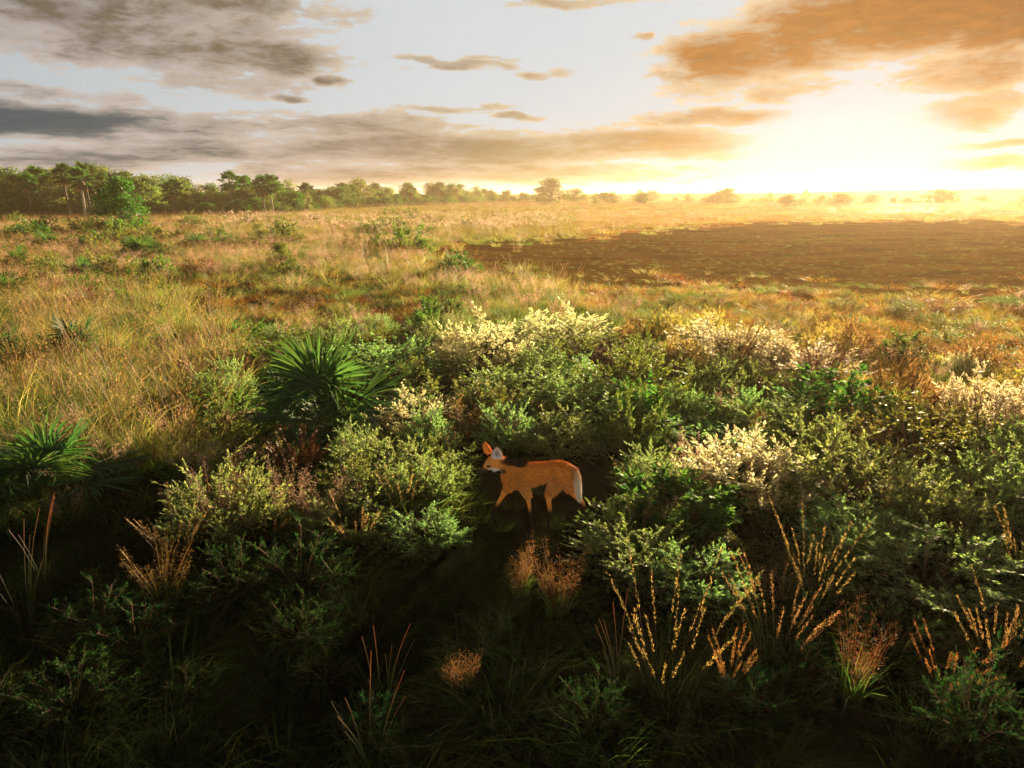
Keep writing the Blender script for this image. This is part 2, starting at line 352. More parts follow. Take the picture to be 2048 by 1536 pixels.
# ------------------------------------------------------------------ plant builders
def shrub_meshes(name, seed, lm, nb=60, nt_=6, nl=16, L=.055, Wd=.016, tiltmax=75, upr=.45, R0=.5, H0=1.0, droop=0., twig=.2, dome=.75, upface=0.):
    g = np.random.default_rng(seed)
    th = np.radians(tiltmax)*np.sqrt(g.uniform(0, 1, nb)); ph = g.uniform(0, 2*math.pi, nb)
    dirs = np.stack([np.sin(th)*np.cos(ph), np.sin(th)*np.sin(ph), np.cos(th)], 1)
    # end points lie on a lumpy dome
    ln = 1/np.sqrt((np.sin(th)/R0)**2+(np.cos(th)/H0)**2)*g.uniform(dome, 1.0, nb)*(1+.13*np.sin(ph*3+seed)*np.sin(th))
    base = np.stack([np.cos(ph), np.sin(ph), ph*0], 1)*g.uniform(0, .09, nb)[:, None]
    stems = []; LP, LD = [], []
    for i in range(nb):
        t = np.linspace(0, 1, 5)[:, None]; end = dirs[i]*ln[i]
        mid = np.array([0, 0, ln[i]*.12])
        cur = base[i]+end*t+mid*np.sin(t*math.pi)*(.4+math.sin(th[i]))
        cur = cur+g.normal(size=cur.shape)*.008
        stems.append(tube(cur, np.linspace(.007, .002, 5), 3))
        for _ in range(nt_):
            s = g.uniform(.42, 1.0); k = s*4; a = min(int(k), 3); p0 = cur[a]+(cur[a+1]-cur[a])*(k-a)
            d = unit(unit(cur[-1]-cur[-2])*.7+g.normal(size=3)*.55+np.array([0, 0, upr]))
            tl_ = twig*g.uniform(.5, 1.2); u = np.sort(g.uniform(.1, 1., nl))
            stems.append(tube(np.array([p0, p0+d*tl_]), [.0025, .001], 3))
            pts = p0+d*(u*tl_)[:, None]
            rd = perp(np.tile(d, (nl, 1)), g); sp = (1.25-u)[:, None]
            ld = unit(d*(.35+u[:, None])+rd*sp*.9-np.array([0, 0, droop]))
            LP.append(pts); LD.append(ld)
    P = np.concatenate(LP); Dd = np.concatenate(LD); n = len(P)
    ok = P[:, 2] > .03
    P, Dd = P[ok], Dd[ok]; n = len(P)
    V, F = leaves(P, Dd, L*g.uniform(.6, 1.25, n), Wd*g.uniform(.7, 1.2, n), g, up=upface)
    Vs, Fs = cat(stems)
    return mesh(name+'_foliage', V, F, lm), mesh(name+'_stems', Vs, Fs, M['stem'])
PRO = {}
PRO['silver'] = [shrub_meshes('shrub', s, M['silver'], 70, 7, 22, L=.043, Wd=.0135) for s in (1, 2, 3)]
PRO['cream'] = [shrub_meshes('cream', 9, M['cream'], 80, 6, 17, tiltmax=70, upr=.9, twig=.26)]
PRO['green'] = [shrub_meshes('green', s, M['green'], 46, 6, 14, L=.10, Wd=.036, droop=.45, upr=.2) for s in (4, 5)]
PRO['fine'] = [shrub_meshes('fine', s, M['olive'], 80, 7, 18, L=.04, Wd=.013, tiltmax=82, dome=.86, twig=.15) for s in (6, 7)]
PRO['rust'] = [shrub_meshes('rust', 8, M['rust'], 60, 6, 14, L=.045, Wd=.012, upr=.3)]
PRO['dark'] = [shrub_meshes('dark', s, M['dark'], 50, 6, 14, L=.06, Wd=.018) for s in (12, 13)]
PRO['far'] = [shrub_meshes('farbush', s, mm, 52, 6, 12, L=.075, Wd=.032, tiltmax=85, dome=.7) for s, mm in ((14, M['olive']), (15, M['tree']), (16, M['tree2']), (17, M['rust']))]

M['glowleaf'] = leaf_mat('gold_lit_leaf', (.15,.12,.03), (.62,.46,.09), tipcol=(.24,.20,.08), spec=.2)  # golden sunlight put into the leaf colour of ordinary shrubs
PRO['gold'] = [shrub_meshes('gold_lit_shrub', 27, M['glowleaf'], 66, 7, 20, L=.045, Wd=.014)]
PRO['bare'] = [shrub_meshes('bare', 19, M['rust'], 26, 9, 2, L=.035, tiltmax=60, upr=.5, twig=.26)]
AUTO = []       # things whose label is written from their neighbours at the end
def shrub(kind, x, y, width, height, label=None, group=None, idx=None, look=None, noun='bush'):
    pr = PRO[kind][rg.integers(len(PRO[kind])) if idx is None else idx]
    o = bpy.data.objects.new(noun.replace(' ', '_') if noun != 'bush' else 'shrub', None); C.objects.link(o)
    o.location = (x, y, float(hgt(x, y))-.02); o.rotation_euler = (0, 0, rg.uniform(0, 6.28)); o.scale = (width, width, height)
    link('foliage', pr[0], o); link('stems', pr[1], o)
    tag(o, label, 'shrub', group)
    if not label: AUTO.append((o, x, y, look, noun))
    return o
def shrub_px(kind, px, top, bot, wpx, label, **k):
    x, y = ground(px, bot); dep = y*math.cos(PITCH)+CAM_H*math.sin(PITCH)
    return shrub(kind, x, y, wpx/FPX*dep*1.05, max(.25, topz(px, top, y)*1.0), label, **k)
NEAR = []
def keep(o): NEAR.append((o.location.x, o.location.y, o.scale.x*.5)); return o
G1 = 'leafy bushes in the belt around the wolf'
for a in [
 ('silver',1115,800,905,165,'round green bush directly behind the back of the maned wolf'),
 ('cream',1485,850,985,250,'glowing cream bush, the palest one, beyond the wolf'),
 ('silver',1312,862,985,150,'green bush between the wolf and the glowing cream bush'),
 ('silver',1700,848,1020,260,'wide silvery bush right beside the glowing cream bush'),
 ('silver',1262,1022,1140,210,'green bush with lit tips just beyond the tail end of the wolf, nearer the camera'),
 ('silver',845,1008,1090,155,'low dark green bush in front of the nose of the wolf'),
 ('silver',1850,1045,1170,330,'broad low green bush behind the orange tussocks at lower right'),
 ('silver',1400,1075,1190,190,'green bush behind the tallest backlit golden tussock'),
 ('rust',925,775,870,125,'brownish bush above the head of the wolf'),
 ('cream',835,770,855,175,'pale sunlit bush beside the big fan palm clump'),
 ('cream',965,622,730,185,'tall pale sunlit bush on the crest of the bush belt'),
 ('fine',565,640,722,210,'smooth domed bush with a glowing rim behind the fan palm'),
 ('silver',1150,742,850,270,'wide silvery bush two rows behind the wolf'),
 ('fine',1275,682,815,225,'tall rounded olive bush in the middle of the bush belt'),
 ('silver',1400,812,900,230,'green bush just behind the glowing cream bush'),
 ('green',1685,725,850,200,'bright leafy green bush below the brown reed bundles'),
 ('fine',1830,752,925,260,'large smooth olive bush in golden haze'),
 ('cream',1965,752,880,190,'pale pink tinted bush near the edge of the bush belt'),
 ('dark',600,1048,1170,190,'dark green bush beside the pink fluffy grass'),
 ('green',520,688,760,125,'broad leaved green bush directly behind the fan palm clump'),
 ('green',462,758,860,115,'broad leaved green bush touching the fan palm clump fronds'),
 ('silver',770,858,985,200,'green bush between the fan palm and the head of the wolf'),
 ('silver',835,885,1010,150,'green bush just ahead of the face of the wolf'),
 ('fine',700,905,1010,130,'small pale tipped bush below the fan palm clump'),
 ('silver',1960,880,1030,230,'silvery bush with pink tips at the frame edge'),
 ('silver',1880,940,1080,190,'drooping silvery bush behind the broad low green bush'),
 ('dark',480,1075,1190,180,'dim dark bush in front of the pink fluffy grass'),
 ('fine',1170,640,735,260,'long low olive bush on the crest beside the tall pale one'),
 ('cream',1120,612,690,200,'sunlit mound of bush with a dark hollow beneath'),
 ('silver',760,655,760,240,'sunlit silvery bush just behind the top fronds of the fan palm'),
 ('fine',870,690,790,250,'domed bush right of the fan palm fronds'),
 ('silver',1040,700,815,210,'silvery bush below the tall pale crest bush'),
 ('cream',1600,672,760,220,'pale backlit bush beneath the first brown reed bundle'),
 ('cream',1450,640,730,240,'pale backlit bush on the crest of the belt'),
 ('silver',1560,760,870,200,'silvery bush under the pale backlit bushes'),
 ('green',365,650,700,90,'small broad leaved bush in tall golden grass'),
 ('green',305,592,640,60,'tiny bright bush at the border of the dark hollow'),
 ('green',880,578,640,80,'bright fresh bush standing beyond the belt in long grass')]:
    o = shrub_px(a[0], *a[1:5], a[5], group=G1); keep(o)
# fillers of the belt, spaced apart
CREST = [(380,720),(520,690),(700,650),(1000,640),(1180,640),(1320,640),(1500,680),(1700,740),(1900,790),(2048,820),(2500,900)]
def crest(px): return np.interp(px, [c[0] for c in CREST], [c[1] for c in CREST])
def free(x, y, r, lst): return all((x-a)**2+(y-b)**2 > (max(r, c)*.82+.12)**2 for a, b, c in lst)
tries = n = 0
while n < 185 and tries < 20000:
    tries += 1
    px = rg.uniform(420, 2350); py = rg.uniform(660, 1200)
    if py < crest(px)-70 or (py < crest(px)+28 and rg.uniform() < .7): continue
    if px < 700 and py > 900 and rg.uniform() < .8: continue
    if 900 < px < 1240 and 900 < py: continue
    if 1180 <= px < 1300 and 930 < py < 1060: continue
    if 1370 < px < 1610 and 930 < py < 1090: continue
    if 470 < px < 800 and 730 < py < 930: continue
    if py > 1080 and px < 1200: continue
    x, y = ground(px, py); wd = rg.uniform(.38, 1.25)
    if not free(x, y, wd*.5, NEAR): continue
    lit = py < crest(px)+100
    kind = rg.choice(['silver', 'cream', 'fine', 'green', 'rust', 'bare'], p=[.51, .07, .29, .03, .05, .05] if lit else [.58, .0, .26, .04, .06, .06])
    if lit and px > 1080 and kind in ('silver', 'fine') and rg.uniform() < .6: kind = 'gold'  # crest shrubs swapped to the leaves tinted for sunlight
    look = {'gold': 'glow tinted', 'silver': 'silvery green', 'cream': 'pale sunlit', 'fine': 'fine leaved olive', 'green': 'broad leaved green', 'rust': 'brownish', 'bare': 'half bare twiggy'}[kind]
    hh = wd*rg.uniform(.6, 1.1)
    if py > 930: hh *= .85
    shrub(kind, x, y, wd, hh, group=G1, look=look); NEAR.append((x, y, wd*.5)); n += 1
tries = n = 0
while n < 26 and tries < 4000:
    tries += 1
    px = rg.uniform(1150, 2300) if rg.uniform() < .75 else rg.uniform(-100, 760); py = rg.uniform(1180, 1460)
    x, y = ground(px, py); wd = rg.uniform(.4, .8)
    if not free(x, y, wd*.5, NEAR): continue
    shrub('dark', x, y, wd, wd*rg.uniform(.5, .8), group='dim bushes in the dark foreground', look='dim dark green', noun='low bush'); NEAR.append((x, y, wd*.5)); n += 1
# scattered low bushes of the open ground
MID = []
tries = n = 0
while n < 190 and tries < 12000:
    tries += 1
    px = rg.uniform(-150, 1050); py = 428+rg.uniform(0, 1)**1.3*190
    if inside(FIELD, px, py) or py > crest(px)-30: continue
    if 330 < px < 900 and 565 < py < 650: continue
    if px > 420 and rg.uniform() < .6: continue
    x, y = ground(px, py); wd = rg.uniform(.6, 1.9)*(1 if y < 45 else 1.5)
    if not free(x, y, wd*.5, MID): continue
    i = rg.choice(4, p=[.35, .3, .25, .1])
    shrub('far', x, y, wd, wd*rg.uniform(.5, .85), group='scattered scrub on the open ground', idx=i, look=['olive', 'dark green', 'yellowish', 'rusty brown'][i], noun='scrub bush'); MID.append((x, y, wd*.5)); n += 1
tries = n = 0
while n < 70 and tries < 12000:
    tries += 1
    px = rg.uniform(1180, 2180); py = rg.uniform(590, 800)
    if py > crest(px)-22 or inside(FIELD, px, py-6): continue
    x, y = ground(px, py); wd = rg.uniform(.6, 1.3)
    if not free(x, y, wd*.5, MID): continue
    kind = rg.choice(['rust', 'fine']); shrub(kind, x, y, wd, wd*rg.uniform(.3, .5), group='low rusty bushes beyond the belt', look={'rust': 'low rusty', 'fine': 'low olive'}[kind], noun='low bush'); MID.append((x, y, wd*.5)); n += 1

# ---- fan palms
def frond_mesh(name, seed, mat, lp=.52, Lf=.70, n=42, span=122, wd=.026, cup=.25):
    g = np.random.default_rng(seed); parts = []
    pts = np.array([[0, -.04*math.sin(t*math.pi), lp*t] for t in np.linspace(0, 1, 6)])
    parts.append(tube(pts, np.linspace(.011, .006, 6), 4)); hub = pts[-1]
    ang = np.radians(np.linspace(-span, span, n)+g.normal(size=n)*1.5)
    Ls = Lf*(1-.22*np.abs(ang)/math.radians(span))*g.uniform(.86, 1.05, n)
    for k in range(n):
        a = ang[k]; d = np.array([math.sin(a), 0, math.cos(a)]); s = np.array([math.cos(a), 0, -math.sin(a)])
        fold = np.array([0, 1., 0]); rows = []; m = 5; tipd = g.normal()*.05; dr = g.uniform(.04, .2)
        for i in range(m+1):
            t = i/m; r = Ls[k]*t
            c = hub+d*r+fold*(cup*r*r/Lf*.8+tipd*t)+np.array([0, 0, -dr*Lf*t**3])
            wv = wd*(math.sin(math.pi*min(1, t*.62+.16))*1.0 if t < 1 else .08)
            rows.append([c-s*wv*.5+fold*wv*.28, c, c+s*wv*.5+fold*wv*.28])
        Vv = np.array(rows).reshape(-1, 3); Fv = []
        for i in range(m):
            for j in range(2): Fv.append((i*3+j, i*3+j+1, i*3+j+4, i*3+j+3))
        parts.append((Vv, np.array(Fv)))
    V, F = cat(parts); return mesh(name, V, F, mat)
FR = [frond_mesh('frond', s, M['palm'], cup=c_) for s, c_ in ((21, .2), (22, .35), (23, .1), (24, .28))]
FRG = frond_mesh('old_frond', 25, M['palmgold'], Lf=.45, n=22, cup=.4)
FRD = frond_mesh('dry_frond', 26, M['palmdry'], Lf=.5, n=20, cup=.8, wd=.022)
def trunk_mesh(name, h, r, seed, mat, bend=.05, sides=9, n=10):
    g = np.random.default_rng(seed); ph = g.uniform(0, 6.28)
    t = np.linspace(0, 1, n); pts = np.stack([bend*h*np.sin(t*2.2)*math.cos(ph), bend*h*np.sin(t*2.2)*math.sin(ph), h*t-.05], 1)
    return mesh(name, *tube(pts, r*(1.25-.5*t)+.004*np.sin(t*60), sides), mat, True), pts[-1]
STUB, _ = trunk_mesh('palm_trunk', .22, .07, 5, M['bark'], 0.)
def palm(px, bot, wpx, hpx_top, label, nf=16, seed=0, dry=3, low=80, fs=1.0):
    g = np.random.default_rng(100+seed); x, y = ground(px, bot); dep = y*math.cos(PITCH)+CAM_H*math.sin(PITCH)
    wd = wpx/FPX*dep; ht = topz(px, hpx_top, y)
    o = bpy.data.objects.new('fan_palm', None); C.objects.link(o); o.location = (x, y, float(hgt(x, y)))
    o.scale = (wd/1.75, wd/1.75, ht/1.2); tag(o, label, 'palm', 'fan palm clumps in the grass')
    link('trunk', STUB, o)
    for i in range(nf):
        t = i/nf; yaw = i*2.4+g.uniform(-.3, .3); tilt = R(8+low*t**.8+g.uniform(-15, 15)); s = g.uniform(.62, 1.12)*fs
        link('frond', FR[i % 4], o, (0, 0, .1+.08*(1-t)), (Euler((tilt, 0, 0)).to_matrix().to_4x4(), Matrix.Rotation(yaw, 4, 'Z'))[0] and (Matrix.Rotation(yaw, 4, 'Z') @ Matrix.Rotation(-tilt, 4, 'X')).to_euler(), (s, s, s))
    for i in range(dry):
        yaw = g.uniform(0, 6.28); tilt = R(g.uniform(105, 140)) if i else R(70)
        link('dry_frond' if i else 'old_frond', FRD if i else FRG, o, (0, 0, .16), (Matrix.Rotation(yaw, 4, 'Z') @ Matrix.Rotation(-tilt, 4, 'X')).to_euler(), (.9, .9, .9))
    return o
palm(645,872,300,672,'largest fan palm clump with dark green spreading fronds, beyond the wolf',24,1,4,88)
palm(95,990,300,852,'spiky fan palm clump with drooping dry leaves at the near frame edge',18,2,6,75)
palm(-25,1010,200,880,'fan palm clump cut by the frame edge beside the spiky one',12,3,3)
palm(155,725,150,628,'fan palm with pale sunlit blades rising from tall golden grass',14,4,2)
palm(10,730,110,640,'fan palm at the frame edge beside the tall golden grass',12,5,2)
palm(5,600,130,522,'dark fan palm at the frame edge above the golden grass',14,6,2)
palm(290,520,110,462,'fan palm pair member with upright fronds in the middle distance',12,7,2)
palm(402,500,80,462,'low dark fan palm on the golden middle distance',12,8,2)
palm(40,545,60,488,'small upright fan palm near the frame edge in the middle distance',10,9,1)
palm(100,500,80,462,'bright fan palm below the thickest part of the treeline',12,10,2)
palm(170,560,70,505,'thin fan palm above the tall golden grass',9,11,2)
palm(262,512,50,468,'upright narrow fan palm touching the fan palm pair',8,12,1)
palm(318,512,60,470,'darker fan palm beside the upright pair',10,13,2)
palm(438,498,40,470,'tiny fan palm beside the low dark one',8,14,1)
palm(628,446,46,425,'tiny dark fan palm in the flowering grass',9,15,1)
palm(752,466,60,440,'dark spreading fan palm clump among pale flower heads',10,16,1)

# ---- trees
def tree_meshes(name, seed, lm, H=8., Rw=3.2, nblob=26, nleaf=260, ls=.3, trunk_h=.35, flat=.75, lowc=.25):
    g = np.random.default_rng(seed); wood = []; P = []; Dn = []
    ph = g.uniform(0, 6.28); t = np.linspace(0, 1, 7)
    tp = np.stack([.25*np.sin(t*3+ph), .25*np.cos(t*2.3+ph)-.25*math.cos(ph), H*trunk_h*1.4*t-.1], 1)
    wood.append(tube(tp, np.linspace(.17, .09, 7), 7))
    for i in range(nblob):
        a = g.uniform(0, 6.28); rr = math.sqrt(g.uniform(0, 1)); zz = g.uniform(lowc, 1.)
        prof = math.sin(math.pi*min(1, (zz-lowc)/(1-lowc)*.8+.18))
        c = np.array([Rw*rr*prof*math.cos(a)*.85, Rw*rr*prof*math.sin(a)*.85, H*zz*.93]); br = g.uniform(.3, 1.05)*Rw*.34
        k = g.integers(3, 7); s = tp[min(k, 6)]; md = (s+c)/2+g.normal(size=3)*.25
        wood.append(tube(np.array([s, md, c]), [.07, .045, .015], 4))
        n = int(nleaf*(br/(Rw*.34))**2); u = unit(g.normal(size=(n, 3))); r_ = br*(g.uniform(.2, 1.15, n)**.6)*(1+.25*np.sin(u[:, 0]*7+i)*np.cos(u[:, 2]*6))
        P.append(c+u*r_[:, None]*np.array([1.15, 1.15, flat])); Dn.append(unit(u+g.normal(size=(n, 3))*.8))
    P = np.concatenate(P); Dn = np.concatenate(Dn)
    V, F = leaves(P, Dn, ls*g.uniform(.6, 1.3, len(P)), ls*.6*g.uniform(.6, 1.2, len(P)), g)
    return mesh(name+'_crown', V, F, lm), mesh(name+'_trunk', *cat(wood), M['bark'])
TR = [tree_meshes('tree', 31, M['tree'], nblob=44, lowc=.06, flat=1., ls=.34), tree_meshes('tree', 32, M['tree2'], Rw=3.0, nblob=40, lowc=.1, flat=.9), tree_meshes('tree', 33, M['tree'], Rw=3.8, nblob=48, lowc=.03, flat=1., ls=.34),
      tree_meshes('tree', 34, M['tree2'], Rw=3.6, nblob=40, lowc=.03, flat=1.), tree_meshes('tree', 35, M['olive'], Rw=3.0, nblob=30, nleaf=220, lowc=.22, flat=.8)]
def tree(x, y, h, wd, idx, label=None, look=None, group='trees of the wood on the horizon', noun='tree'):
    o = bpy.data.objects.new('tree', None); C.objects.link(o); o.location = (x, y, 0); o.rotation_euler = (0, 0, rg.uniform(0, 6.28))
    o.scale = (wd/6.4, wd/6.4, h/8.2); link('crown', TR[idx][0], o); link('trunk', TR[idx][1], o); tag(o, label, 'tree', group)
    if not label: AUTO.append((o, x, y, look, noun))
    return o
def tall_palm_meshes(seed, H=8.):
    g = np.random.default_rng(seed); me, top = trunk_mesh('tall_trunk', H, .13, seed, M['palebark' if seed == 42 else 'bark'], .03)
    parts = []
    for i in range(17):
        yaw = i*2.4; tilt = R(5+125*(i/17)+g.uniform(-10, 10)); Mx = np.array((Matrix.Rotation(yaw, 3, 'Z') @ Matrix.Rotation(-tilt, 3, 'X')))
        lp = g.uniform(.6, 1.0); pr = [tube(np.array([[0, 0, 0], [0, -.05, lp]]), [.03, .02], 3)]
        for a in np.radians(np.linspace(-105, 105, 15)):
            Lf = g.uniform(.75, .95); d = np.array([math.sin(a), 0, math.cos(a)]); s = np.array([math.cos(a), 0, -math.sin(a)]); h0 = np.array([0, 0, lp])
            Vq = np.array([h0, h0+d*Lf*.5+s*.10+[0, .05, 0], h0+d*Lf+[0, .25, -.12], h0+d*Lf*.5-s*.10+[0, .05, 0]])
            pr.append((Vq, np.array([[0, 1, 2, 3]])))
        V, F = cat(pr); parts.append((V@Mx.T*1.1, F))
    V, F = cat(parts)
    # hanging dead skirt under the crown
    n = 130; a = g.uniform(0, 6.28, n); P = np.stack([np.cos(a)*.15, np.sin(a)*.15, g.uniform(-.1, .1, n)], 1)
    Vd, Fd = leaves(P, np.stack([np.cos(a)*.45, np.sin(a)*.45, -np.ones(n)], 1), g.uniform(.7, 1.4, n), np.full(n, .14), g)
    return mesh('palm_crown', V, F, M['palm']), me, mesh('palm_skirt', Vd, Fd, M['skirt']), top
TP = [tall_palm_meshes(s) for s in (41, 42, 43)]
def tall_palm(px, dist, top, label, wd=1., idx=0):
    y = dist if any(k_ in label for k_ in ('trunk', 'crown', 'feathery')) else dist+14; x = ray(px, 388)[0]/ray(px, 388)[1]*y; h = topz(px, top, y)
    o = bpy.data.objects.new('palm_tree', None); C.objects.link(o); o.location = (x, y, 0); o.rotation_euler = (0, 0, rg.uniform(0, 6.28))
    k = h/9.4; o.scale = (wd*.95, wd*.95, k)
    kz = (1.9*wd/1.2)/1.9/k; tp_ = TP[idx][3]; k2 = max(.5, (h-1.55*wd)/8.); o.scale = (wd*.95, wd*.95, k2)
    link('crown', TP[idx][0], o, tuple(tp_), None, (1, 1, wd*.95/k2)); link('trunk', TP[idx][1], o); link('dead_leaves', TP[idx][2], o, tuple(tp_), None, (1, 1, wd*.95/k2))
    return tag(o, label, 'palm', 'tall palms of the treeline')
for i, (px, d_, top, lb) in enumerate([
 (62,112,345,'stout palm with a round crown, first tall palm from the frame edge'),(96,110,340,'tall palm second from the frame edge over the dense wood'),
 (84,116,328,'palm with a broad dark crown topping the dense wood'),(136,104,326,'palm with upright fan leaves between the round crowned and the tallest one'),
 (165,98,332,'palm with a long pale leaning trunk before the wood'),(178,112,320,'tallest palm with a dark trunk, its crown highest of all'),
 (122,118,342,'slim palm half hidden in the wood beside the tallest palms'),(206,108,344,'palm just past the tallest palm toward the bent tree'),
 (240,100,345,'isolated palm crown above the bent trunk tree'),(288,125,356,'short palm in the gap beyond the bent trunk tree'),
 (32,116,350,'dark palm close to the frame edge over the wood'),(342,120,382,'low palm with golden dead leaves and two trunks'),
 (460,128,341,'tall feathery palm starting the second palm grove'),(488,134,350,'slim palm behind the tall feathery palm'),
 (505,132,362,'medium palm in the middle of the second grove'),(527,124,349,'pale trunked palm, first of the grove end pair'),
 (545,126,347,'pale trunked palm, last of the grove end pair'),(551,130,360,'lower palm tucked behind the grove end pair'),
 (612,150,384,'small palm on its own past the second grove'),(700,190,372,'palm rising from the middle wood'),
 (742,200,378,'palm with yellow dead leaves in the middle wood'),(820,200,388,'low palm before the middle wood')]):
    tall_palm(px, d_, top, lb, idx=i % 3, wd=1.35 if d_ > 115 else 1.2)
PROF = [(-200,340),(0,348),(60,352),(100,345),(180,342),(230,350),(270,352),(300,364),(350,355),(400,370),(440,378),(500,366),(550,362),(600,368),(640,382),(690,364),(760,370),(830,374),(900,368),(940,378),(1000,386),(1060,388)]
def prof(px): return np.interp(px, [p_[0] for p_ in PROF], [p_[1] for p_ in PROF])
def far_dist(px): return np.interp(px, [0, 560, 700, 900, 1060], [118, 135, 185, 250, 330])
px = -260.
while px < 1070:
    for rowk in (0, 1):
        d_ = far_dist(px)+rowk*18+rg.uniform(-6, 6); q_ = px+rg.uniform(-10, 10)
        top = prof(q_)+(rg.uniform(-8, 6) if rowk else rg.uniform(2, 24))
        h = topz(q_, top, d_)*1.08; i = int(rg.choice(5, p=[.3, .15, .25, .2, .1]))
        x = ray(q_, 388)[0]/ray(q_, 388)[1]*d_; wd = rg.uniform(1.0, 1.5)*max(h, 5.)*.95
        tree(x, d_, h, wd, i, look=['dark green', 'yellow green', 'broad dark', 'low yellowish', 'sparse olive'][i])
    q_ = px+rg.uniform(-10, 10); d_ = far_dist(px)-rg.uniform(5, 12); h = rg.uniform(1.8, 3.4); i = int(rg.choice([0, 2, 3]))
    tree(ray(q_, 388)[0]/ray(q_, 388)[1]*d_, d_, h, h*rg.uniform(1.5, 2.3), i, look=['dark green', '', 'broad dark', 'yellowish'][i], group='low bushy growth at the foot of the wood', noun='low bushy tree')
    px += 22*130/far_dist(px)+4
y0 = 300
for (px, base, top, wpx, i, lb) in [(1100,408,354,72,0,'lone big dark tree standing highest on the open horizon'),(1150,408,377,54,1,'bushy tree just beside the lone big horizon tree'),
 (1225,412,380,34,4,'small rounded lone tree on the golden plain'),(1190,412,384,18,4,'thin tree between the big horizon tree and the small rounded one'),
 (248,468,350,100,0,'tree with a dark bent trunk in front of the palms'),(1575,415,388,46,0,'tree blurred in the sun glow beside the shining water'),(1640,412,390,30,1,'small tree in the brightest sun glow'),
 (520,500,442,50,4,'young bushy tree standing alone in the golden grass'),(565,540,484,58,1,'small leafy tree near the pink tipped grass'),(618,428,380,20,4,'spindly sapling at the foot of the middle wood')]:
    x, y = ground(px, base); tree(x, y, topz(px, top, y), wpx/FPX*y*1.15, i, lb, group='single trees of the plain')
n = 0
while n < 120:
    px = rg.choice([1250, 1390, 1470, 1600, 1720, 1800, 1900, 2010, 2150])+rg.normal()*45 if rg.uniform() < .6 else rg.uniform(1060, 2400); base = 393+rg.uniform(0, 1)**1.5*20; x, y = ground(px, base); y = min(y, 560.); x = ray(px, base)[0]/ray(px, base)[1]*y
    if px < 1200 and base > 404: continue
    i = int(rg.integers(5)); h = rg.uniform(1.6, 3.4) if rg.uniform() < .7 else rg.uniform(3.5, 6.)
    tree(x, y, h, h*rg.uniform(1.0, 3.0), i, look=['dark green', 'yellow green', 'broad dark', 'low yellowish', 'sparse olive'][i], group='small far trees across the plain', noun='far tree'); n += 1

# ------------------------------------------------------------------ grasses
def tuft(seed, n, h0, h1, spread, wd, tilt, arch, segs=3):
    g = np.random.default_rng(seed); a = g.uniform(0, 6.28, n); r = spread*np.sqrt(g.uniform(0, 1, n))
    P = np.stack([r*np.cos(a), r*np.sin(a), np.full(n, -.02)], 1); t = tilt*g.uniform(.1, 1., n); b = a+g.normal(size=n)*.7
    D_ = np.stack([np.sin(t)*np.cos(b), np.sin(t)*np.sin(b), np.cos(t)], 1)
    return blades(P, D_, g.uniform(h0, h1, n), wd*g.uniform(.6, 1.3, n), g, arch, segs)
def stalks(seed, n, h0, h1, spread, tilt, arch=.12, r=.003):
    g = np.random.default_rng(seed); out_ = []; tips = []
    for _ in range(n):
        a = g.uniform(0, 6.28); rr = spread*math.sqrt(g.uniform()); h = g.uniform(h0, h1); tl_ = tilt*g.uniform(.1, 1.); b = a+g.normal()*.6
        d = np.array([math.sin(tl_)*math.cos(b), math.sin(tl_)*math.sin(b), math.cos(tl_)]); t = np.linspace(0, 1, 5)[:, None]
        pts = np.array([rr*math.cos(a), rr*math.sin(a), 0])+d*h*t+np.array([math.cos(b), math.sin(b), -.3])*h*arch*t*t
        out_.append(tube(pts, np.linspace(r, r*.45, 5), 3)); tips.append(pts)
    return cat(out_), tips
def heads(tips, seed, n, f0, L, Wd, spread, fl=.5):
    """seed heads: many small scales along the last part of each stalk"""
    g = np.random.default_rng(seed); P = []; D_ = []
    for pts in tips:
        u = g.uniform(f0, 1.03, n); k = np.clip(u*4, 0, 3.999); i = k.astype(int); fr = (u*4-i)[:, None]
        c = pts[i]+(pts[i+1]-pts[i])*fr; ax = unit(pts[-1]-pts[-2]); r = unit(g.normal(size=(n, 3)))
        P.append(c+r*spread*g.uniform(0, 1, n)[:, None]**.5); D_.append(unit(ax*(1-fl)+r*fl))
    P = np.concatenate(P); D_ = np.concatenate(D_)
    return leaves(P, D_, L*g.uniform(.6, 1.3, len(P)), np.full(len(P), Wd), g)
def join_mats(name, parts):
    V, F = cat([p_[0] for p_ in parts]); me = mesh(name, V, F, [p_[1] for p_ in parts])
    mi = np.concatenate([np.full(len(p_[0][1]), i, np.int32) for i, p_ in enumerate(parts)]); me.polygons.foreach_set('material_index', mi); return me
def golden(seed, h=1., hd='head', nb=70, ns=9):
    s, tips = stalks(seed, ns, .7*h, 1.15*h, .14, .30)
    return join_mats('golden_tuft', [(tuft(seed, nb, .35*h, .85*h, .2, .007, .5, .4), M['ggold']), (tuft(seed+5, nb//2, .2*h, .55*h, .22, .008, .6, .5), M['ggreen']), (s, M['stalk']), (heads(tips, seed, 10, .74, .028, .005, .010, .3), M[hd])])
def plume(seed, h=.8):
    s, tips = stalks(seed, 14, .6*h, 1.05*h, .13, .35)
    return join_mats('plume_tuft', [(tuft(seed, 50, .25*h, .6*h, .18, .006, .6, .5), M['ggold']), (s, M['stalk']), (heads(tips, seed, 46, .62, .035, .0035, .055, .8), M['pink'])])
def flower(seed, h=1.):
    s, tips = stalks(seed, 9, .75*h, 1.1*h, .25, .2)
    return join_mats('flower_tuft', [(tuft(seed, 60, .3*h, .7*h, .25, .008, .5, .4), M['ggold']), (s, M['stalk']), (heads(tips, seed, 10, .90, .045, .016, .025, .6), M['white'])])
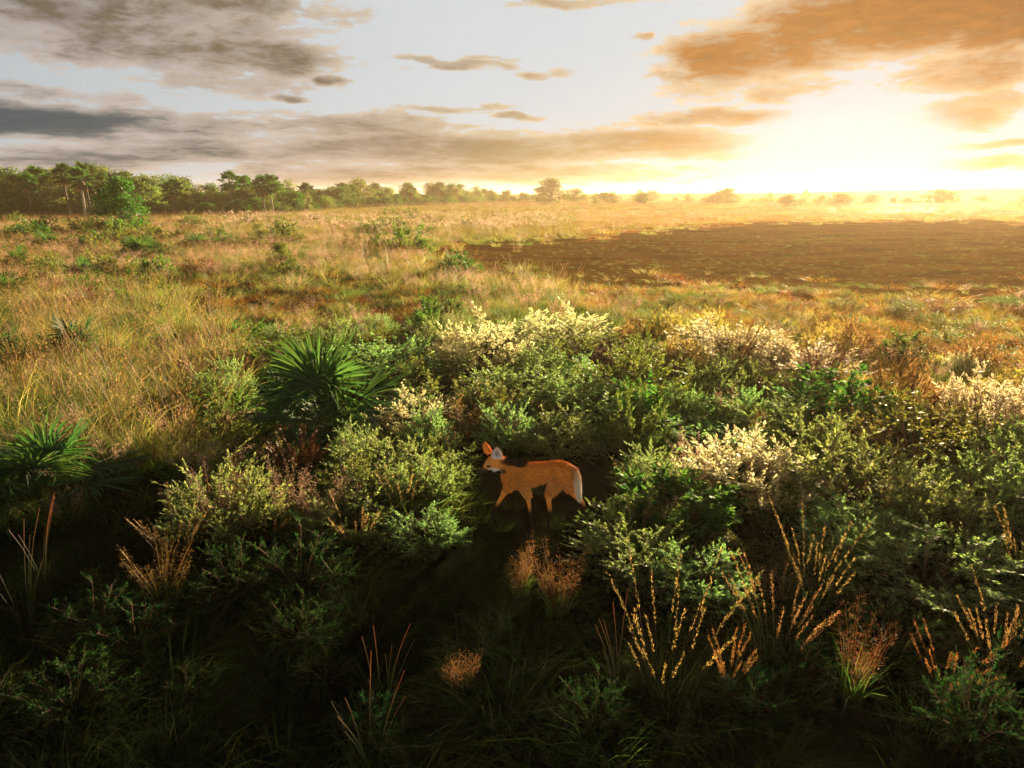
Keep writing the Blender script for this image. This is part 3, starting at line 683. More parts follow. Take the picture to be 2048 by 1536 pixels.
LIB = {
 'green_grass': [mesh('t', *tuft(s, 120, .16, .46, .24, .007, .7, .55), M['ggreen']) for s in (51, 52, 53)],
 'shade_toned_grass': [mesh('t', *tuft(s, 110, .16, .55, .25, .007, .9, .8), M['gshade']) for s in (54, 55, 56)],
 'golden_grass': [golden(57), golden(58), golden(59, 1.1, 'head', 60, 6), golden(60, .9)],
 'dry_grass': [mesh('t', *tuft(s, 110, .12, .38, .28, .008, .9, .5), M['gdry']) for s in (61, 62)]+[mesh('t', *tuft(63, 90, .12, .34, .28, .008, .9, .5), M['ggold'])],
 'plume_grass': [plume(64), plume(65)],
 'flowering_grass': [flower(66), flower(67)]}
PTS = {k: [] for k in LIB}
def noise2(x, y, s=1., k=0.):
    return .5+.5*(math.sin(x/s*1.7+k)*math.cos(y/s*1.3-k)+.5*math.sin(x/s*3.9+y/s*2.7+k*2))/1.5
def choose(px, py, x, y):
    jx, jy = px+rg.normal()*30, py+rg.normal()*9*(py-380)/100
    u = rg.uniform(); nz = noise2(x, y, 3.)
    if inside(FIELD, jx, jy):
        if u < .2+.3*nz*nz+(.25 if py > 525 or px > 1500 and nz > .5 else 0): return ('dry_grass', .32) if u < .1 else ('green_grass', .3)
        if py > 535 and u < .16: return 'dry_grass', .6
        return None, 0
    if y > 150:
        return (('golden_grass', 1.0) if u < .7 else ('plume_grass', 1.1) if u < .9 else ('green_grass', 1.5))
    if px > 1150 and py < 470: return ('dry_grass', 1.6) if u < .5 else ('golden_grass', .7) if u < .8 else ('plume_grass', .8)
    if px > 1150 and py < crest(px)-10:
        return ('dry_grass', 1.1) if u < .62 else ('golden_grass', .4) if u < .72 else ('green_grass', .8) if u < .98 else ('plume_grass', .6)
    if py < 440: return ('golden_grass', .9) if u < .45 else ('green_grass', 1.6) if u < .8 else ('dry_grass', 1.8)
    if py < 480 and 420 < px: return ('flowering_grass', 1.15) if u < .17 else ('golden_grass', .8) if u < .5 else ('dry_grass', 1.8) if u < .65 else ('green_grass', 1.4)
    if 340 < jx < 900 and 575 < jy < 655: return ('dry_grass', .9) if u < .55 else ('shade_toned_grass', .9) if u < .95 else ('golden_grass', .5)
    if py < 600: return ('golden_grass', rg.uniform(.7, 1.)) if u < .28+.25*nz else ('plume_grass', .9) if u < .60 else ('green_grass', 1.3) if u < .90 else ('dry_grass', 1.3)
    if px < 480 and py < 940: return ('golden_grass', rg.uniform(.8, 1.25)) if u < .36 else ('green_grass', 1.4) if u < .93 else ('plume_grass', .8)
    if py < crest(px)+20: return ('green_grass', 1.1) if u < .45 else ('golden_grass', .6) if u < .75 else ('plume_grass', .8) if u < .85 else ('dry_grass', 1.)
    if 380 < px < 720 and 930 < py < 1060: return ('shade_toned_grass', 1.) if u < .5 else ('plume_grass', .85) if u < .62 else ('green_grass', 1.)
    if py > 1060: return ('shade_toned_grass', rg.uniform(.7, 1.1)) if u < .975 else ('green_grass', .8)
    if 900 < px < 1230 and py > 900: return ('shade_toned_grass', .75) if u < .72 else ('green_grass', .5)
    return ('shade_toned_grass', .9) if u < .6 else ('green_grass', 1.) if u < .94 else ('golden_grass', .5) if u < .97 else ('plume_grass', .7)
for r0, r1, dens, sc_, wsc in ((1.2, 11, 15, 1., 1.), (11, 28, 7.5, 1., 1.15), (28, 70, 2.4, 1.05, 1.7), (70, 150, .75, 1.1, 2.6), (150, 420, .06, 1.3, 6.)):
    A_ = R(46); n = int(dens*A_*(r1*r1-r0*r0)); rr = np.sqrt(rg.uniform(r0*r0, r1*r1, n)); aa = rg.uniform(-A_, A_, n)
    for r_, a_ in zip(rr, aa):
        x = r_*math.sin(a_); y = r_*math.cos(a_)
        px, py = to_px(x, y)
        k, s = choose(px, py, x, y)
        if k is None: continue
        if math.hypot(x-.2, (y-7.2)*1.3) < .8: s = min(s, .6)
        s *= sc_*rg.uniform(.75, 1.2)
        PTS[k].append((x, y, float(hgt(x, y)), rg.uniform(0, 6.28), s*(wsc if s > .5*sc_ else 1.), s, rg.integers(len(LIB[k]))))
def scatter(name, label, cat_):
    A = np.array(PTS[name]); me = bpy.data.meshes.new(name); me.vertices.add(len(A)); me.vertices.foreach_set('co', A[:, :3].astype(np.float32).ravel())
    for nm, tp_, dat in (('rot', 'FLOAT_VECTOR', np.stack([A[:, 3]*0, A[:, 3]*0, A[:, 3]], 1)), ('scl', 'FLOAT_VECTOR', np.stack([A[:, 4], A[:, 4], A[:, 5]], 1))):
        at = me.attributes.new(nm, tp_, 'POINT'); at.data.foreach_set('vector', dat.astype(np.float32).ravel())
    at = me.attributes.new('idx', 'INT', 'POINT'); at.data.foreach_set('value', A[:, 6].astype(np.int32))
    co = bpy.data.collections.new(name+'_kinds')
    for m2 in LIB[name]: co.objects.link(bpy.data.objects.new(name+'_tuft', m2))
    ng = bpy.data.node_groups.new(name, 'GeometryNodeTree'); q = NT(ng)
    ng.interface.new_socket('Geometry', in_out='INPUT', socket_type='NodeSocketGeometry'); ng.interface.new_socket('Geometry', in_out='OUTPUT', socket_type='NodeSocketGeometry')
    gi, go = q.n('NodeGroupInput'), q.n('NodeGroupOutput'); ci = q.n('GeometryNodeCollectionInfo'); ci.inputs[0].default_value = co
    ci.inputs['Separate Children'].default_value = True; ci.inputs['Reset Children'].default_value = True
    ip = q.n('GeometryNodeInstanceOnPoints'); ng.links.new(gi.outputs[0], ip.inputs['Points']); ng.links.new(ci.outputs[0], ip.inputs['Instance']); ip.inputs['Pick Instance'].default_value = True
    def na(nm, dt):
        o = q.n('GeometryNodeInputNamedAttribute', data_type=dt); o.inputs[0].default_value = nm; return o.outputs[0]
    e2r = q.n('FunctionNodeEulerToRotation'); ng.links.new(na('rot', 'FLOAT_VECTOR'), e2r.inputs[0]); ng.links.new(e2r.outputs[0], ip.inputs['Rotation'])
    ng.links.new(na('scl', 'FLOAT_VECTOR'), ip.inputs['Scale']); ng.links.new(na('idx', 'INT'), ip.inputs['Instance Index']); ng.links.new(ip.outputs[0], go.inputs[0])
    o = link(name, me); md = o.modifiers.new('scatter', 'NODES'); md.node_group = ng
    return tag(o, label, cat_, kind='stuff')
scatter('green_grass', 'green grass growing between the bushes', 'grass')
scatter('shade_toned_grass', 'shade darkened grass near the camera and between the bushes', 'grass')
scatter('golden_grass', 'tall golden grass with upright seed stalks', 'grass')
scatter('dry_grass', 'low rusty dry grass around the bare field', 'grass')
scatter('plume_grass', 'fluffy pink headed grass in the meadow', 'grass')
scatter('flowering_grass', 'tall grass with pale flower heads before the treeline', 'grass')

# ---- single tussocks near the camera
def tussock(px, bot, top, wpx, kind, label, seed, name='grass_tussock'):
    x, y = ground(px, bot); dep = y*math.cos(PITCH)+CAM_H*math.sin(PITCH); h = topz(px, top, y); wd = wpx/FPX*dep
    g = np.random.default_rng(seed); o = bpy.data.objects.new(name, None); C.objects.link(o); o.location = (x, y, float(hgt(x, y)))
    tag(o, label, 'tall grass', 'grass tussocks rising near the camera'); sp = wd*.22
    tl_ = math.atan2(wd*.36, h)*1.25
    if kind in ('gold', 'red', 'reed', 'thin'):
        ns = 7 if kind == 'thin' else (int(9+wd*20) if kind != 'reed' else 55)//(2 if 'dim' in label or 'faint' in label else 1)
        s, tips = stalks(seed, ns, h*.45, h*1.0, sp, tl_*1.25, .17, .0034)
        link('blades', mesh('blades', *tuft(seed+1, 40 if kind == 'thin' else 130, h*.25, h*.65, sp*1.2, .007, tl_*1.1, .4), M['gdry' if kind == 'reed' else 'gshade']), o)
        link('stalks', mesh('stalks', *s, M['stalk2' if kind != 'reed' else 'reed']), o)
        if kind != 'thin': link('seed_heads', mesh('seed_heads', *heads(tips, seed, 60, .6, .020 if kind != 'reed' else .04, .0026 if kind != 'reed' else .008, .007 if kind != 'reed' else .012, .3), M[{'gold': 'head', 'red': 'red', 'reed': 'reed', 'thin': 'head'}[kind]]), o)
    elif kind == 'pink':
        s, tips = stalks(seed, 20, h*.5, h, sp, tl_, .1, .002)
        link('blades', mesh('blades', *tuft(seed+1, 90, h*.25, h*.6, sp*1.2, .007, tl_, .4), M['ggreen']), o)
        link('stalks', mesh('stalks', *s, M['stalk']), o); link('plumes', mesh('plumes', *heads(tips, seed, 70, .45, .03, .0015, .035, .7), M['rustplume' if 'rust' in label or 'orange' in label or 'dim' in label else 'pink']), o)  # dim clumps take the darker plume, their shade put into its colour
    return o
for i, a in enumerate([
 (1330,1420,1105,170,'gold','tallest backlit golden tussock, orange stalks with glinting tips'),
 (1235,1400,1180,50,'thin','thin reddish grass beside the tallest golden tussock'),
 (1545,1330,1085,160,'gold','golden tussock with stalks splayed like an open fan'),
 (1615,1240,985,110,'gold','tall pale golden tussock behind the fan shaped one'),
 (1455,1400,1255,60,'red','red seed spikes between the tallest tussock and the fan shaped one'),
 (1890,1400,1255,150,'red','bowed orange tussock over the lit leaves near the corner'),
 (1990,1370,1175,130,'gold','bright golden tussock at the corner beside the bowed orange one'),
 (2040,1190,1010,80,'gold','pale tussock at the frame edge above the bright golden corner one'),
 (1115,1230,1090,80,'pink','rusty feathery tussock under the belly of the wolf'),
 (1040,1190,1075,60,'pink','small feathery orange plume below the front legs of the wolf'),
 (765,1430,1230,90,'thin','dim reddish stalks alone in the dark foreground'),
 (745,1536,1330,140,'thin','faint tall stalks at the bottom of the dark foreground'),
 (920,1380,1305,60,'pink','dim rusty puff of grass in the dark foreground'),
 (60,1270,980,60,'thin','very tall thin stalks standing near the spiky palm'),
 (95,1200,970,20,'thin','single slender stalk next to the very tall thin ones'),
 (355,1130,985,120,'gold','glowing bent tussock with pale tips in the shade'),
 (440,1060,905,130,'pink','arching grass glowing yellow before the fan palm'),
 (590,1060,905,110,'pink','pink fluffy tussock between the fan palm and the camera'),
 (640,1070,940,90,'pink','yellowish fluffy tussock touching the pink one'),
 (712,1110,980,70,'gold','narrow brown tussock between the pink grass and the wolf'),
 (805,1040,930,60,'gold','small brown tussock in front of the wolf nose'),
 (600,960,855,90,'reed','brown reedy tussock under the fan palm fronds'),
 (330,1210,1080,120,'pink','wispy orange grass low in the shade beside the glowing bent tussock'),
 (1465,755,628,64,'reed','brown reed bundle, first of three along the crest of the bush belt'),
 (1632,806,664,58,'reed','brown reed bundle, second of three along the crest of the bush belt'),
 (1766,820,676,66,'reed','brown reed bundle, third and thickest along the crest of the bush belt'),
 (1042,575,512,46,'gold','tall clump at the near edge of the bare dark field'),
 (1255,640,562,110,'pink','pink grass mound at the edge of the bare dark field'),
 (930,690,600,110,'pink','pink fluffy grass on the crest before the bare field'),
 (745,700,590,110,'pink','pale pink grass behind the fan palm'),
 (945,590,530,110,'pink','low pink grass along the bare field edge'),
 (1520,880,800,70,'pink','rusty feathery grass behind the glowing cream bush'),
 (545,1080,1010,60,'gold','short lit stalks at the foot of the pink fluffy tussock'),
 (1700,1400,1200,90,'pink','dim feathery grass to the side of the fan shaped tussock')]):
    tussock(*a, seed=200+i*7)
shrub_px('dark',1945,1290,1480,190,'sunlit leafy bush beneath the bowed orange tussock', group=G1)

# ------------------------------------------------------------------ maned wolf
def loft(pts, sides=20):
    """pts: (x, y, z, radius across the body, radius in the side plane)"""
    a = np.array(pts, float); n0 = len(a); t = np.linspace(0, n0-1, (n0-1)*5+1); i = np.clip(t.astype(int), 0, n0-2); f = (t-i)[:, None]
    p0 = a[np.maximum(i-1, 0)]; p1 = a[i]; p2 = a[i+1]; p3 = a[np.minimum(i+2, n0-1)]
    c = .5*((2*p1)+(-p0+p2)*f+(2*p0-5*p1+4*p2-p3)*f**2+(-p0+3*p1-3*p2+p3)*f**3)
    T = unit(np.gradient(c[:, :3], axis=0)); Y = np.array([0, 1., 0]); B = unit(np.cross(T, Y)); A = np.cross(B, T)
    # rounded ends
    an = np.arange(sides)/sides*2*math.pi; rows = []
    N = len(c)
    for k in range(N): rows.append(c[k, :3]+np.cos(an)[:, None]*A[k]*c[k, 3]+np.sin(an)[:, None]*B[k]*c[k, 4])
    pre = [c[0, :3]-T[0]*c[0, 4]*e+(rows[0]-c[0, :3])*s for e, s in ((.55, .35), (.35, .75))]
    post = [c[-1, :3]+T[-1]*c[-1, 4]*e+(rows[-1]-c[-1, :3])*s for e, s in ((.35, .75), (.55, .35))]
    rows = [pre[0], pre[1]]+rows+post; V = np.concatenate(rows+[[rows[0].mean(0)], [rows[-1].mean(0)]])
    F = []; m = len(rows)
    for i_ in range(m-1):
        for j in range(sides): k = (j+1) % sides; F.append((i_*sides+j, i_*sides+k, (i_+1)*sides+k, (i_+1)*sides+j))
    for j in range(sides):
        k = (j+1) % sides; F.append((k, j, m*sides)); F.append(((m-1)*sides+j, (m-1)*sides+k, m*sides+1))
    return V.tolist(), F
def P_(cx, cyy, y, ra, rb): k = .86 if abs(y) >= .05 and cyy > 585 else 1.; return ((cx-1000)/1085, y, (1205-cyy)/1000, ra*k, rb*k)
parts = [
 loft([P_(1500,555,0,.035,.05),P_(1440,550,0,.066,.098),P_(1330,515,0,.078,.108),P_(1200,525,0,.074,.108),P_(1060,550,0,.080,.125),P_(920,575,0,.082,.142),P_(800,575,0,.078,.138),P_(740,545,0,.066,.112)]),
 loft([P_(860,545,0,.07,.115),P_(770,490,0,.06,.102),P_(700,445,-.01,.052,.082),P_(640,410,-.02,.050,.066),P_(590,405,-.03,.05,.06)]),          # neck
 loft([P_(640,405,-.025,.055,.065),P_(585,400,-.03,.066,.078),P_(535,420,-.035,.056,.066),P_(490,450,-.045,.040,.045),P_(450,478,-.055,.027,.028),P_(412,500,-.06,.019,.019),P_(400,503,-.062,.014,.014)]), # head and muzzle
 loft([P_(600,455,-.04,.05,.045),P_(560,480,-.04,.042,.03)]),
 loft([P_(800,620,.05,.042,.085),P_(740,715,.06,.034,.058),P_(690,800,.065,.025,.038),P_(640,880,.07,.020,.027),P_(590,970,.07,.019,.023),P_(550,1060,.07,.017,.018),P_(525,1140,.07,.018,.018),P_(515,1175,.07,.024,.022),P_(490,1190,.07,.024,.016)]),
 loft([P_(880,620,-.05,.042,.085),P_(935,730,-.06,.032,.055),P_(965,810,-.065,.024,.034),P_(980,890,-.07,.019,.023),P_(990,970,-.07,.018,.02),P_(1000,1060,-.07,.016,.017),P_(1005,1140,-.07,.018,.018),P_(995,1178,-.07,.022,.02),P_(970,1190,-.07,.024,.015)]),
 loft([P_(1330,580,-.045,.05,.105),P_(1260,690,-.06,.042,.078),P_(1215,780,-.065,.030,.046),P_(1215,870,-.07,.021,.028),P_(1228,950,-.07,.021,.026),P_(1222,1040,-.07,.017,.019),P_(1215,1130,-.07,.018,.018),P_(1208,1178,-.07,.022,.02),P_(1180,1190,-.07,.024,.015)]),
 loft([P_(1390,575,.045,.05,.105),P_(1420,675,.06,.044,.082),P_(1480,775,.065,.032,.048),P_(1560,860,.07,.024,.034),P_(1625,920,.07,.021,.025),P_(1655,990,.07,.018,.02),P_(1668,1070,.07,.017,.018),P_(1672,1150,.07,.018,.018),P_(1665,1182,.07,.022,.018),P_(1640,1192,.07,.024,.014)]),
]
def ear(base, tip, w_, facing, thick=.010):
    base = np.array(base); tip = np.array(tip); up_ = tip-base; L = np.linalg.norm(up_); up_ = up_/L; f_ = np.array(facing, float); f_ -= up_*f_.dot(up_); f_ = unit(f_); s = np.cross(up_, f_)
    rows = []; m = 12; prof_ = [.72, .95, 1.05, 1.05, .97, .80, .52, .2]
    for sgn in (1, -1):
        for i, pw in enumerate(prof_):
            t = i/(len(prof_)-1)
            for j in range(m+1):
                u = -1+2*j/m; rows.append(base+up_*L*t+s*w_*pw*u*.5+f_*(w_*.42*pw*(u*u-.55))+f_*thick*.5*sgn)
    F = []; n1 = m+1; k = len(prof_); off = n1*k
    for i in range(k-1):
        for j in range(m):
            a = i*n1+j; F.append((a, a+1, a+n1+1, a+n1)); F.append((off+a+n1, off+a+n1+1, off+a+1, off+a))
    for j in range(m): F.append((j, off+j, off+j+1, j+1)); a = (k-1)*n1+j; F.append((a, a+1, off+a+1, off+a))
    for i in range(k-1): a = i*n1; F.append((a, a+n1, off+a+n1, off+a)); a = i*n1+m; F.append((a, off+a, off+a+n1, a+n1))
    return np.array(rows).tolist(), F
E1 = P_(600,345,-.065,0,0)[:3]; E1t = P_(603,222,-.085,0,0)[:3]; E2 = P_(520,330,.02,0,0)[:3]; E2t = P_(448,198,.03,0,0)[:3]
parts.append(ear(E1, E1t, .118, (-.15, -1, .05))); parts.append(ear(E2, E2t, .105, (-.75, -.75, .1)))
Vw, Fw, off = [], [], 0
for V, F in parts: Vw += V; Fw += [tuple(i+off for i in f) for f in F]; off += len(V)
me = bpy.data.meshes.new('wolf_raw'); me.from_pydata(Vw, [], Fw); me.update()
tmp = bpy.data.objects.new('tmp', me); C.objects.link(tmp)
md = tmp.modifiers.new('r', 'REMESH'); md.mode = 'VOXEL'; md.voxel_size = .0065
md = tmp.modifiers.new('s', 'SMOOTH'); md.iterations = 4; md.factor = .5
dg = bpy.context.evaluated_depsgraph_get(); dg.update(); ev = tmp.evaluated_get(dg)
wm = bpy.data.meshes.new_from_object(ev); wm.name = 'wolf_body'; bpy.data.objects.remove(tmp)
for p_ in wm.polygons: p_.use_smooth = True
def fur_col(co, nrm):
    x, y, z = co[:, 0], co[:, 1], co[:, 2]; n = len(co); c = np.tile([.93, .37, .065], (n, 1))
    cx = x*1085+1000; cy_ = 1205-z*1000; g = np.random.default_rng(3)
    def blend(m_, k): 
        nonlocal c; m_ = np.clip(m_, 0, 1)[:, None]; c = c*(1-m_)+np.array(k)*m_
    def ell(ax, ay, rx, ry, soft=.35): return np.clip((1.-np.hypot((cx-ax)/rx, (cy_-ay)/ry))/soft, 0, 1)
    blend((z-.70)*6*(cx > 850), (.66, .19, .035)); blend(ell(830, 560, 120, 130, .8)*.35, (.30, .13, .04)); blend(ell(1265, 560, 40, 130, .9)*.5, (.40, .15, .04)); blend(ell(1180, 640, 90, 60, .9)*.5, (.85, .60, .30)); blend(ell(1470, 560, 40, 150, .8)*.5, (.30, .13, .05))                     # redder back; body shading painted in as dark and light patches
    blend(np.clip((.60-z)*7, 0, .45)*(cx > 800)*(z > .35), (.80, .42, .13))        # paler belly
    leg = z < .30; blend(np.clip((.30-z)/.07, 0, 1), (.010, .008, .007))  # black stockings
    topn = np.clip(nrm[:, 2]*1.6+.1, 0, 1)
    blend(ell(760, 392, 150, 52)*1.3*np.clip(topn+.25, 0, 1), (.022, .014, .01))   # mane
    blend(ell(870, 425, 100, 38)*1.0, (.03, .018, .012))
    blend(ell(655, 500, 45, 40)*.9, (.05, .03, .02))
    head = cx < 690
    blend(ell(560, 488, 95, 42)*1.6*head*(nrm[:, 2] < .55), (.85, .80, .74))       # white throat and cheek
    blend(ell(500, 432, 34, 17)*1.2, (.06, .03, .02)); blend(ell(470, 400, 90, 60)*.5*(nrm[:, 2] > .2), (.72, .40, .16)); blend(ell(425, 490, 85, 45)*1.5, (.10, .06, .04)); blend(ell(396, 502, 22, 18)*2, (.01, .009, .009))
    ear1 = (cy_ < 352)*(np.abs(cx-600) < 60)*(nrm[:, 1] < -.15); blend(ear1*1., (.86, .80, .78)); blend(ell(600, 300, 26, 42)*.75*ear1, (.34, .30, .34))
    ear2 = (cy_ < 318)*(cx < 560)*(nrm[:, 0] < -.2); blend(ear2*.65, (.42, .16, .06))
    return c
def vcol(me_, name='Col'):
    n = len(me_.vertices); co = np.empty(n*3, np.float32); me_.vertices.foreach_get('co', co); nr = np.empty(n*3, np.float32); me_.vertices.foreach_get('normal', nr)
    co = co.reshape(-1, 3); nr = nr.reshape(-1, 3); c = fur_col(co, nr); at = me_.color_attributes.new(name, 'FLOAT_COLOR', 'POINT')
    at.data.foreach_set('color', np.concatenate([c, np.ones((n, 1))], 1).astype(np.float32).ravel()); return co, nr
co, nr = vcol(wm)
def fur_mat(name, k=1.):
    m_ = bpy.data.materials.new(name); m_.use_nodes = True; t = m_.node_tree; q = NT(t); p = t.nodes['Principled BSDF']
    a = q.n('ShaderNodeVertexColor', layer_name='Col').outputs[0]; gi = q.n('ShaderNodeNewGeometry').outputs['Random Per Island']
    nz = q.noise(q.vm('MULTIPLY', q.n('ShaderNodeTexCoord').outputs['Object'], (24, 60, 75)), 1., 6., .7)
    q.put(p.inputs['Base Color'], q.mix(1., a, q.mix(q.m('ADD', q.m('MULTIPLY', nz, .4), q.m('MULTIPLY', gi, .6)), (.16,.10,.06), (1.45,1.45,1.45)), 'MULTIPLY'))
    p.inputs['Roughness'].default_value = .7; p.inputs['Specular IOR Level'].default_value = .2
    return m_
M['fur'] = fur_mat('fur'); wm.materials.clear(); wm.materials.append(M['fur'])
wx, wy = ground(1085, 1060)
wolf = tag(link('maned_wolf', wm, None, (.205, 7.22, 0.), (0, 0, R(0))), 'maned wolf with orange coat, black mane and white tail walking between the bushes', 'wolf')
# fur: short hairs lying along the body
g = np.random.default_rng(77)
sel = g.choice(len(co), 26000); P = co[sel]; Nn = unit(nr[sel]); isear = (P[:, 2] > .86)
flow = np.tile([1., 0, -.45], (len(P), 1)); legm = P[:, 2] < .42; flow[legm] = [.15, 0, -1.]; hd_ = P[:, 0] < -.33; flow[hd_] = [1., 0, -.1]
flow = flow-Nn*np.sum(flow*Nn, 1)[:, None]; Dh = unit(unit(flow)+Nn*.38+g.normal(size=P.shape)*.18)
Lh = np.where(legm, .012, .034)*np.where(hd_ | isear, .45, 1.)*g.uniform(.6, 1.3, len(P))
belly = (P[:, 2] < .60) & (P[:, 2] > .42); Lh = np.where(belly, Lh*1.35, Lh)
V, F = leaves(P-Nn*.002, Dh, Lh, np.full(len(P), .006), g, bend=.1)
fc = fur_col(P, Nn); fm = mesh('fur', V, F, M['fur']); at = fm.color_attributes.new('Col', 'FLOAT_COLOR', 'POINT')
at.data.foreach_set('color', np.concatenate([np.repeat(fc, 4, 0), np.ones((len(P)*4, 1))], 1).astype(np.float32).ravel())
link('fur', fm, wolf)
# mane: long black hair from nape to withers
n = 1500; t = g.uniform(0, 1, n); cxm = 655+t*235; top_ = np.interp(cxm, [640, 700, 780, 860, 950], [352, 372, 402, 412, 418])
P = np.stack([(cxm-1000)/1085, g.normal(size=n)*.022-.012*(1-t), (1205-top_)/1000-.026-g.uniform(0, .022, n)], 1)
Dm = unit(np.stack([np.full(n, 1.), g.normal(size=n)*.35, np.full(n, .15)+g.normal(size=n)*.15], 1))
M['mane'] = bark_mat('mane_hair', (.008,.006,.005), (.03,.018,.012), 80)
link('mane', mesh('mane', *leaves(P, Dm, g.uniform(.035, .06, n), np.full(n, .005), g), M['mane']), wolf)
# tail: hanging bushy, orange at the root then white
tp = np.array([[(a-1000)/1085, .0, (1205-b)/1000] for a, b in ((1440,470),(1510,510),(1545,600),(1560,700),(1570,790),(1582,850))])
Vt, Ft = loft([(p_[0], p_[1], p_[2], r_, r_) for p_, r_ in zip(tp, (.03, .038, .040, .036, .024, .008))])
me = bpy.data.meshes.new('tail'); me.from_pydata(Vt, [], Ft); me.update()
M['tail'] = bpy.data.materials.new('tail_fur'); M['tail'].use_nodes = True; q = NT(M['tail'].node_tree); p = M['tail'].node_tree.nodes['Principled BSDF']
s_ = q.n('ShaderNodeSeparateXYZ'); q.put(s_.inputs[0], q.n('ShaderNodeTexCoord').outputs['Object'])
q.put(p.inputs['Base Color'], q.ramp(q.m('ADD', s_.outputs[2], q.m('MULTIPLY', q.n('ShaderNodeNewGeometry').outputs['Random Per Island'], .05)), [(.50, (.80,.72,.60)), (.64, (.72,.52,.32)), (.74, (.50,.18,.05))])); p.inputs['Roughness'].default_value = .8
me.materials.append(M['tail']); tl_o = link('tail', me, wolf)
n = 5000; tt = g.uniform(0, 1, n)*4.999; i = tt.astype(int); f = (tt-i)[:, None]; cpt = tp[i]*(1-f)+tp[i+1]*f; rr = np.interp(tt, range(6), (.03, .038, .040, .036, .024, .008)); ax = unit(tp[i+1]-tp[i])
u = unit(np.cross(ax, g.normal(size=(n, 3)))); link('tail_hair', mesh('tail_hair', *leaves(cpt+u*rr[:, None]*.9, unit(ax+u*.3+g.normal(size=(n, 3))*.1), g.uniform(.025, .05, n), np.full(n, .003), g), M['tail']), tl_o)
# eyes and nose
def ball(name, c, r, mat, sc3=(1, 1, 1)):
    V, F = [], []; a_, b_ = 12, 8
    for i in range(b_+1):
        for j in range(a_): th = math.pi*i/b_; ph = 2*math.pi*j/a_; V.append((c[0]+r*sc3[0]*math.sin(th)*math.cos(ph), c[1]+r*sc3[1]*math.sin(th)*math.sin(ph), c[2]+r*sc3[2]*math.cos(th)))
    for i in range(b_):
        for j in range(a_): F.append((i*a_+j, i*a_+(j+1) % a_, (i+1)*a_+(j+1) % a_, (i+1)*a_+j))
    return link(name, mesh(name, V, F, mat, True), wolf)
M['eye'] = bpy.data.materials.new('eye'); M['eye'].use_nodes = True; M['eye'].node_tree.nodes['Principled BSDF'].inputs['Base Color'].default_value = (.012,.006,.003,1); M['eye'].node_tree.nodes['Principled BSDF'].inputs['Roughness'].default_value = .12
ball('eye', ((500-1000)/1085, -.083, (1205-432)/1000), .011, M['eye'], (1.3, 1, .8)); ball('eye', ((500-1000)/1085, -.006, (1205-432)/1000), .011, M['eye'], (1.3, 1, .8))
ball('nose', ((396-1000)/1085, -.062, (1205-500)/1000), .014, M['eye'], (1, 1.1, .8))

# ------------------------------------------------------------------ haze
hx = 2650.; z0, z1 = -1.2, 11.6; X, Y = hx, hx
V = [(-X, -Y, z0), (X, -Y, z0), (X, Y, z0), (-X, Y, z0), (-X, -Y, z1), (X, -Y, z1), (X, Y, z1), (-X, Y, z1)]
F = [(3, 2, 1, 0), (4, 5, 6, 7), (0, 1, 5, 4), (1, 2, 6, 5), (2, 3, 7, 6), (3, 0, 4, 7)]
m_ = bpy.data.materials.new('haze'); m_.use_nodes = True; t = m_.node_tree; t.nodes.clear()
pv = t.nodes.new('ShaderNodeVolumePrincipled'); pv.inputs['Color'].default_value = (1, .76, .48, 1); pv.inputs['Density'].default_value = .00034; pv.inputs['Anisotropy'].default_value = .58
om = t.nodes.new('ShaderNodeOutputMaterial'); t.links.new(pv.outputs[0], om.inputs['Volume'])
tag(link('haze', mesh('haze', V, F, m_)), kind='stuff')

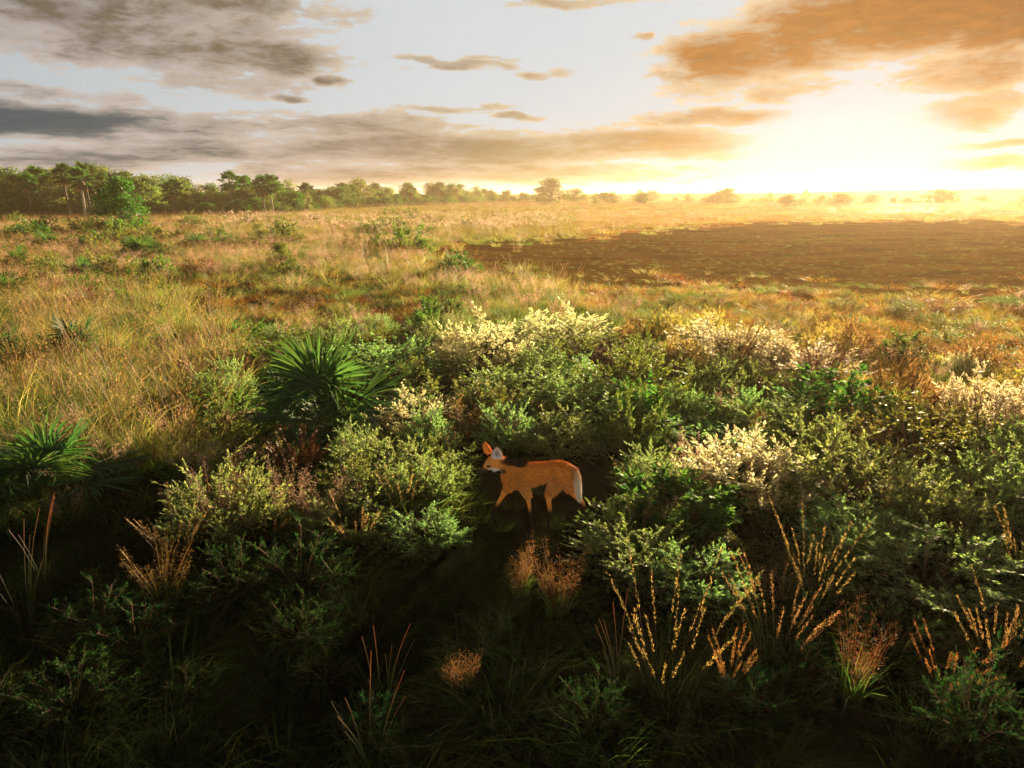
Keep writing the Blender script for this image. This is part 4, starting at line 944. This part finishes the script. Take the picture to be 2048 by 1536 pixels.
# ------------------------------------------------------------------ labels told from neighbours
LM = [('the maned wolf', .3, 7.2)]
for nm_, px, py in (('the largest fan palm',645,872),('the glowing cream bush',1485,975),('the tall pale crest bush',965,730),('the first brown reed bundle',1465,725),('the thickest reed bundle',1766,790),
  ('the second brown reed bundle',1632,780),('the pink tinted belt bush',1965,880),('the tallest golden tussock',1330,1420),('the broad low green bush',1850,1170),('the bowed orange tussock',1890,1400),('the spiky fan palm',95,990),('the sunlit bladed fan palm',155,725),('the low dark fan palm',402,500),
  ('the bent trunk tree',248,468),('the lone young tree',520,500),('the small leafy tree',565,540),('the bright fan palm',100,500),('the dark edge palm',5,600),('the flower meadow palm',752,466),('the pink field edge mound',1255,640),('the field edge clump',1042,575),
  ('the lone big horizon tree',1100,408),('the small rounded plain tree',1225,412),('the sun glow tree',1575,415)):
    LM.append((nm_,)+ground(px, py))
for nm_, px, d_ in (('the tallest palm',178,112),('the tall feathery palm',460,128),('the grove end palms',545,126),('the middle wood palm',700,190),('the small lone palm',612,150),('the edge palm',32,116)):
    LM.append((nm_, ray(px, 388)[0]/ray(px, 388)[1]*d_, d_))
for nm_, a_, d_ in (('the far plateau foot',38,400),('the distant shining water',28,230)):
    LM.append((nm_, d_*math.sin(R(a_)), d_*math.cos(R(a_))))
ORD = 'nearest|second nearest|third nearest|fourth nearest|fifth nearest|sixth nearest|seventh nearest|eighth nearest|ninth nearest|tenth nearest|eleventh nearest|twelfth nearest|thirteenth nearest|fourteenth nearest|fifteenth nearest|sixteenth nearest|seventeenth nearest|eighteenth nearest|nineteenth nearest|twentieth nearest'.split('|')
G_ = {}
for o, x, y, look, noun in AUTO:
    def dist(l):    # compare by bearing and by the logarithm of the distance
        return math.hypot(math.atan2(x, y)-math.atan2(l[1], l[2]), .55*math.log(math.hypot(x, y)/math.hypot(l[1], l[2])))
    l = min(LM, key=dist); da = math.atan2(x, y)-math.atan2(l[1], l[2]); dr = .55*math.log(math.hypot(x, y)/math.hypot(l[1], l[2]))
    side = ('right of' if da > 0 else 'left of') if abs(da) > abs(dr) else ('behind' if dr > 0 else 'in front of')
    G_.setdefault((look, noun, l[0], side), []).append((math.hypot(x-l[1], y-l[2]), o))
for (look, noun, lm_, side), v in G_.items():
    v.sort(key=lambda e: e[0])
    for k, (_, o) in enumerate(v):
        o['label'] = f'{look} {noun} {side} {lm_}' if len(v) == 1 else f'{look} {noun} {side} {lm_}, {ORD[min(k, 19)]} to it'
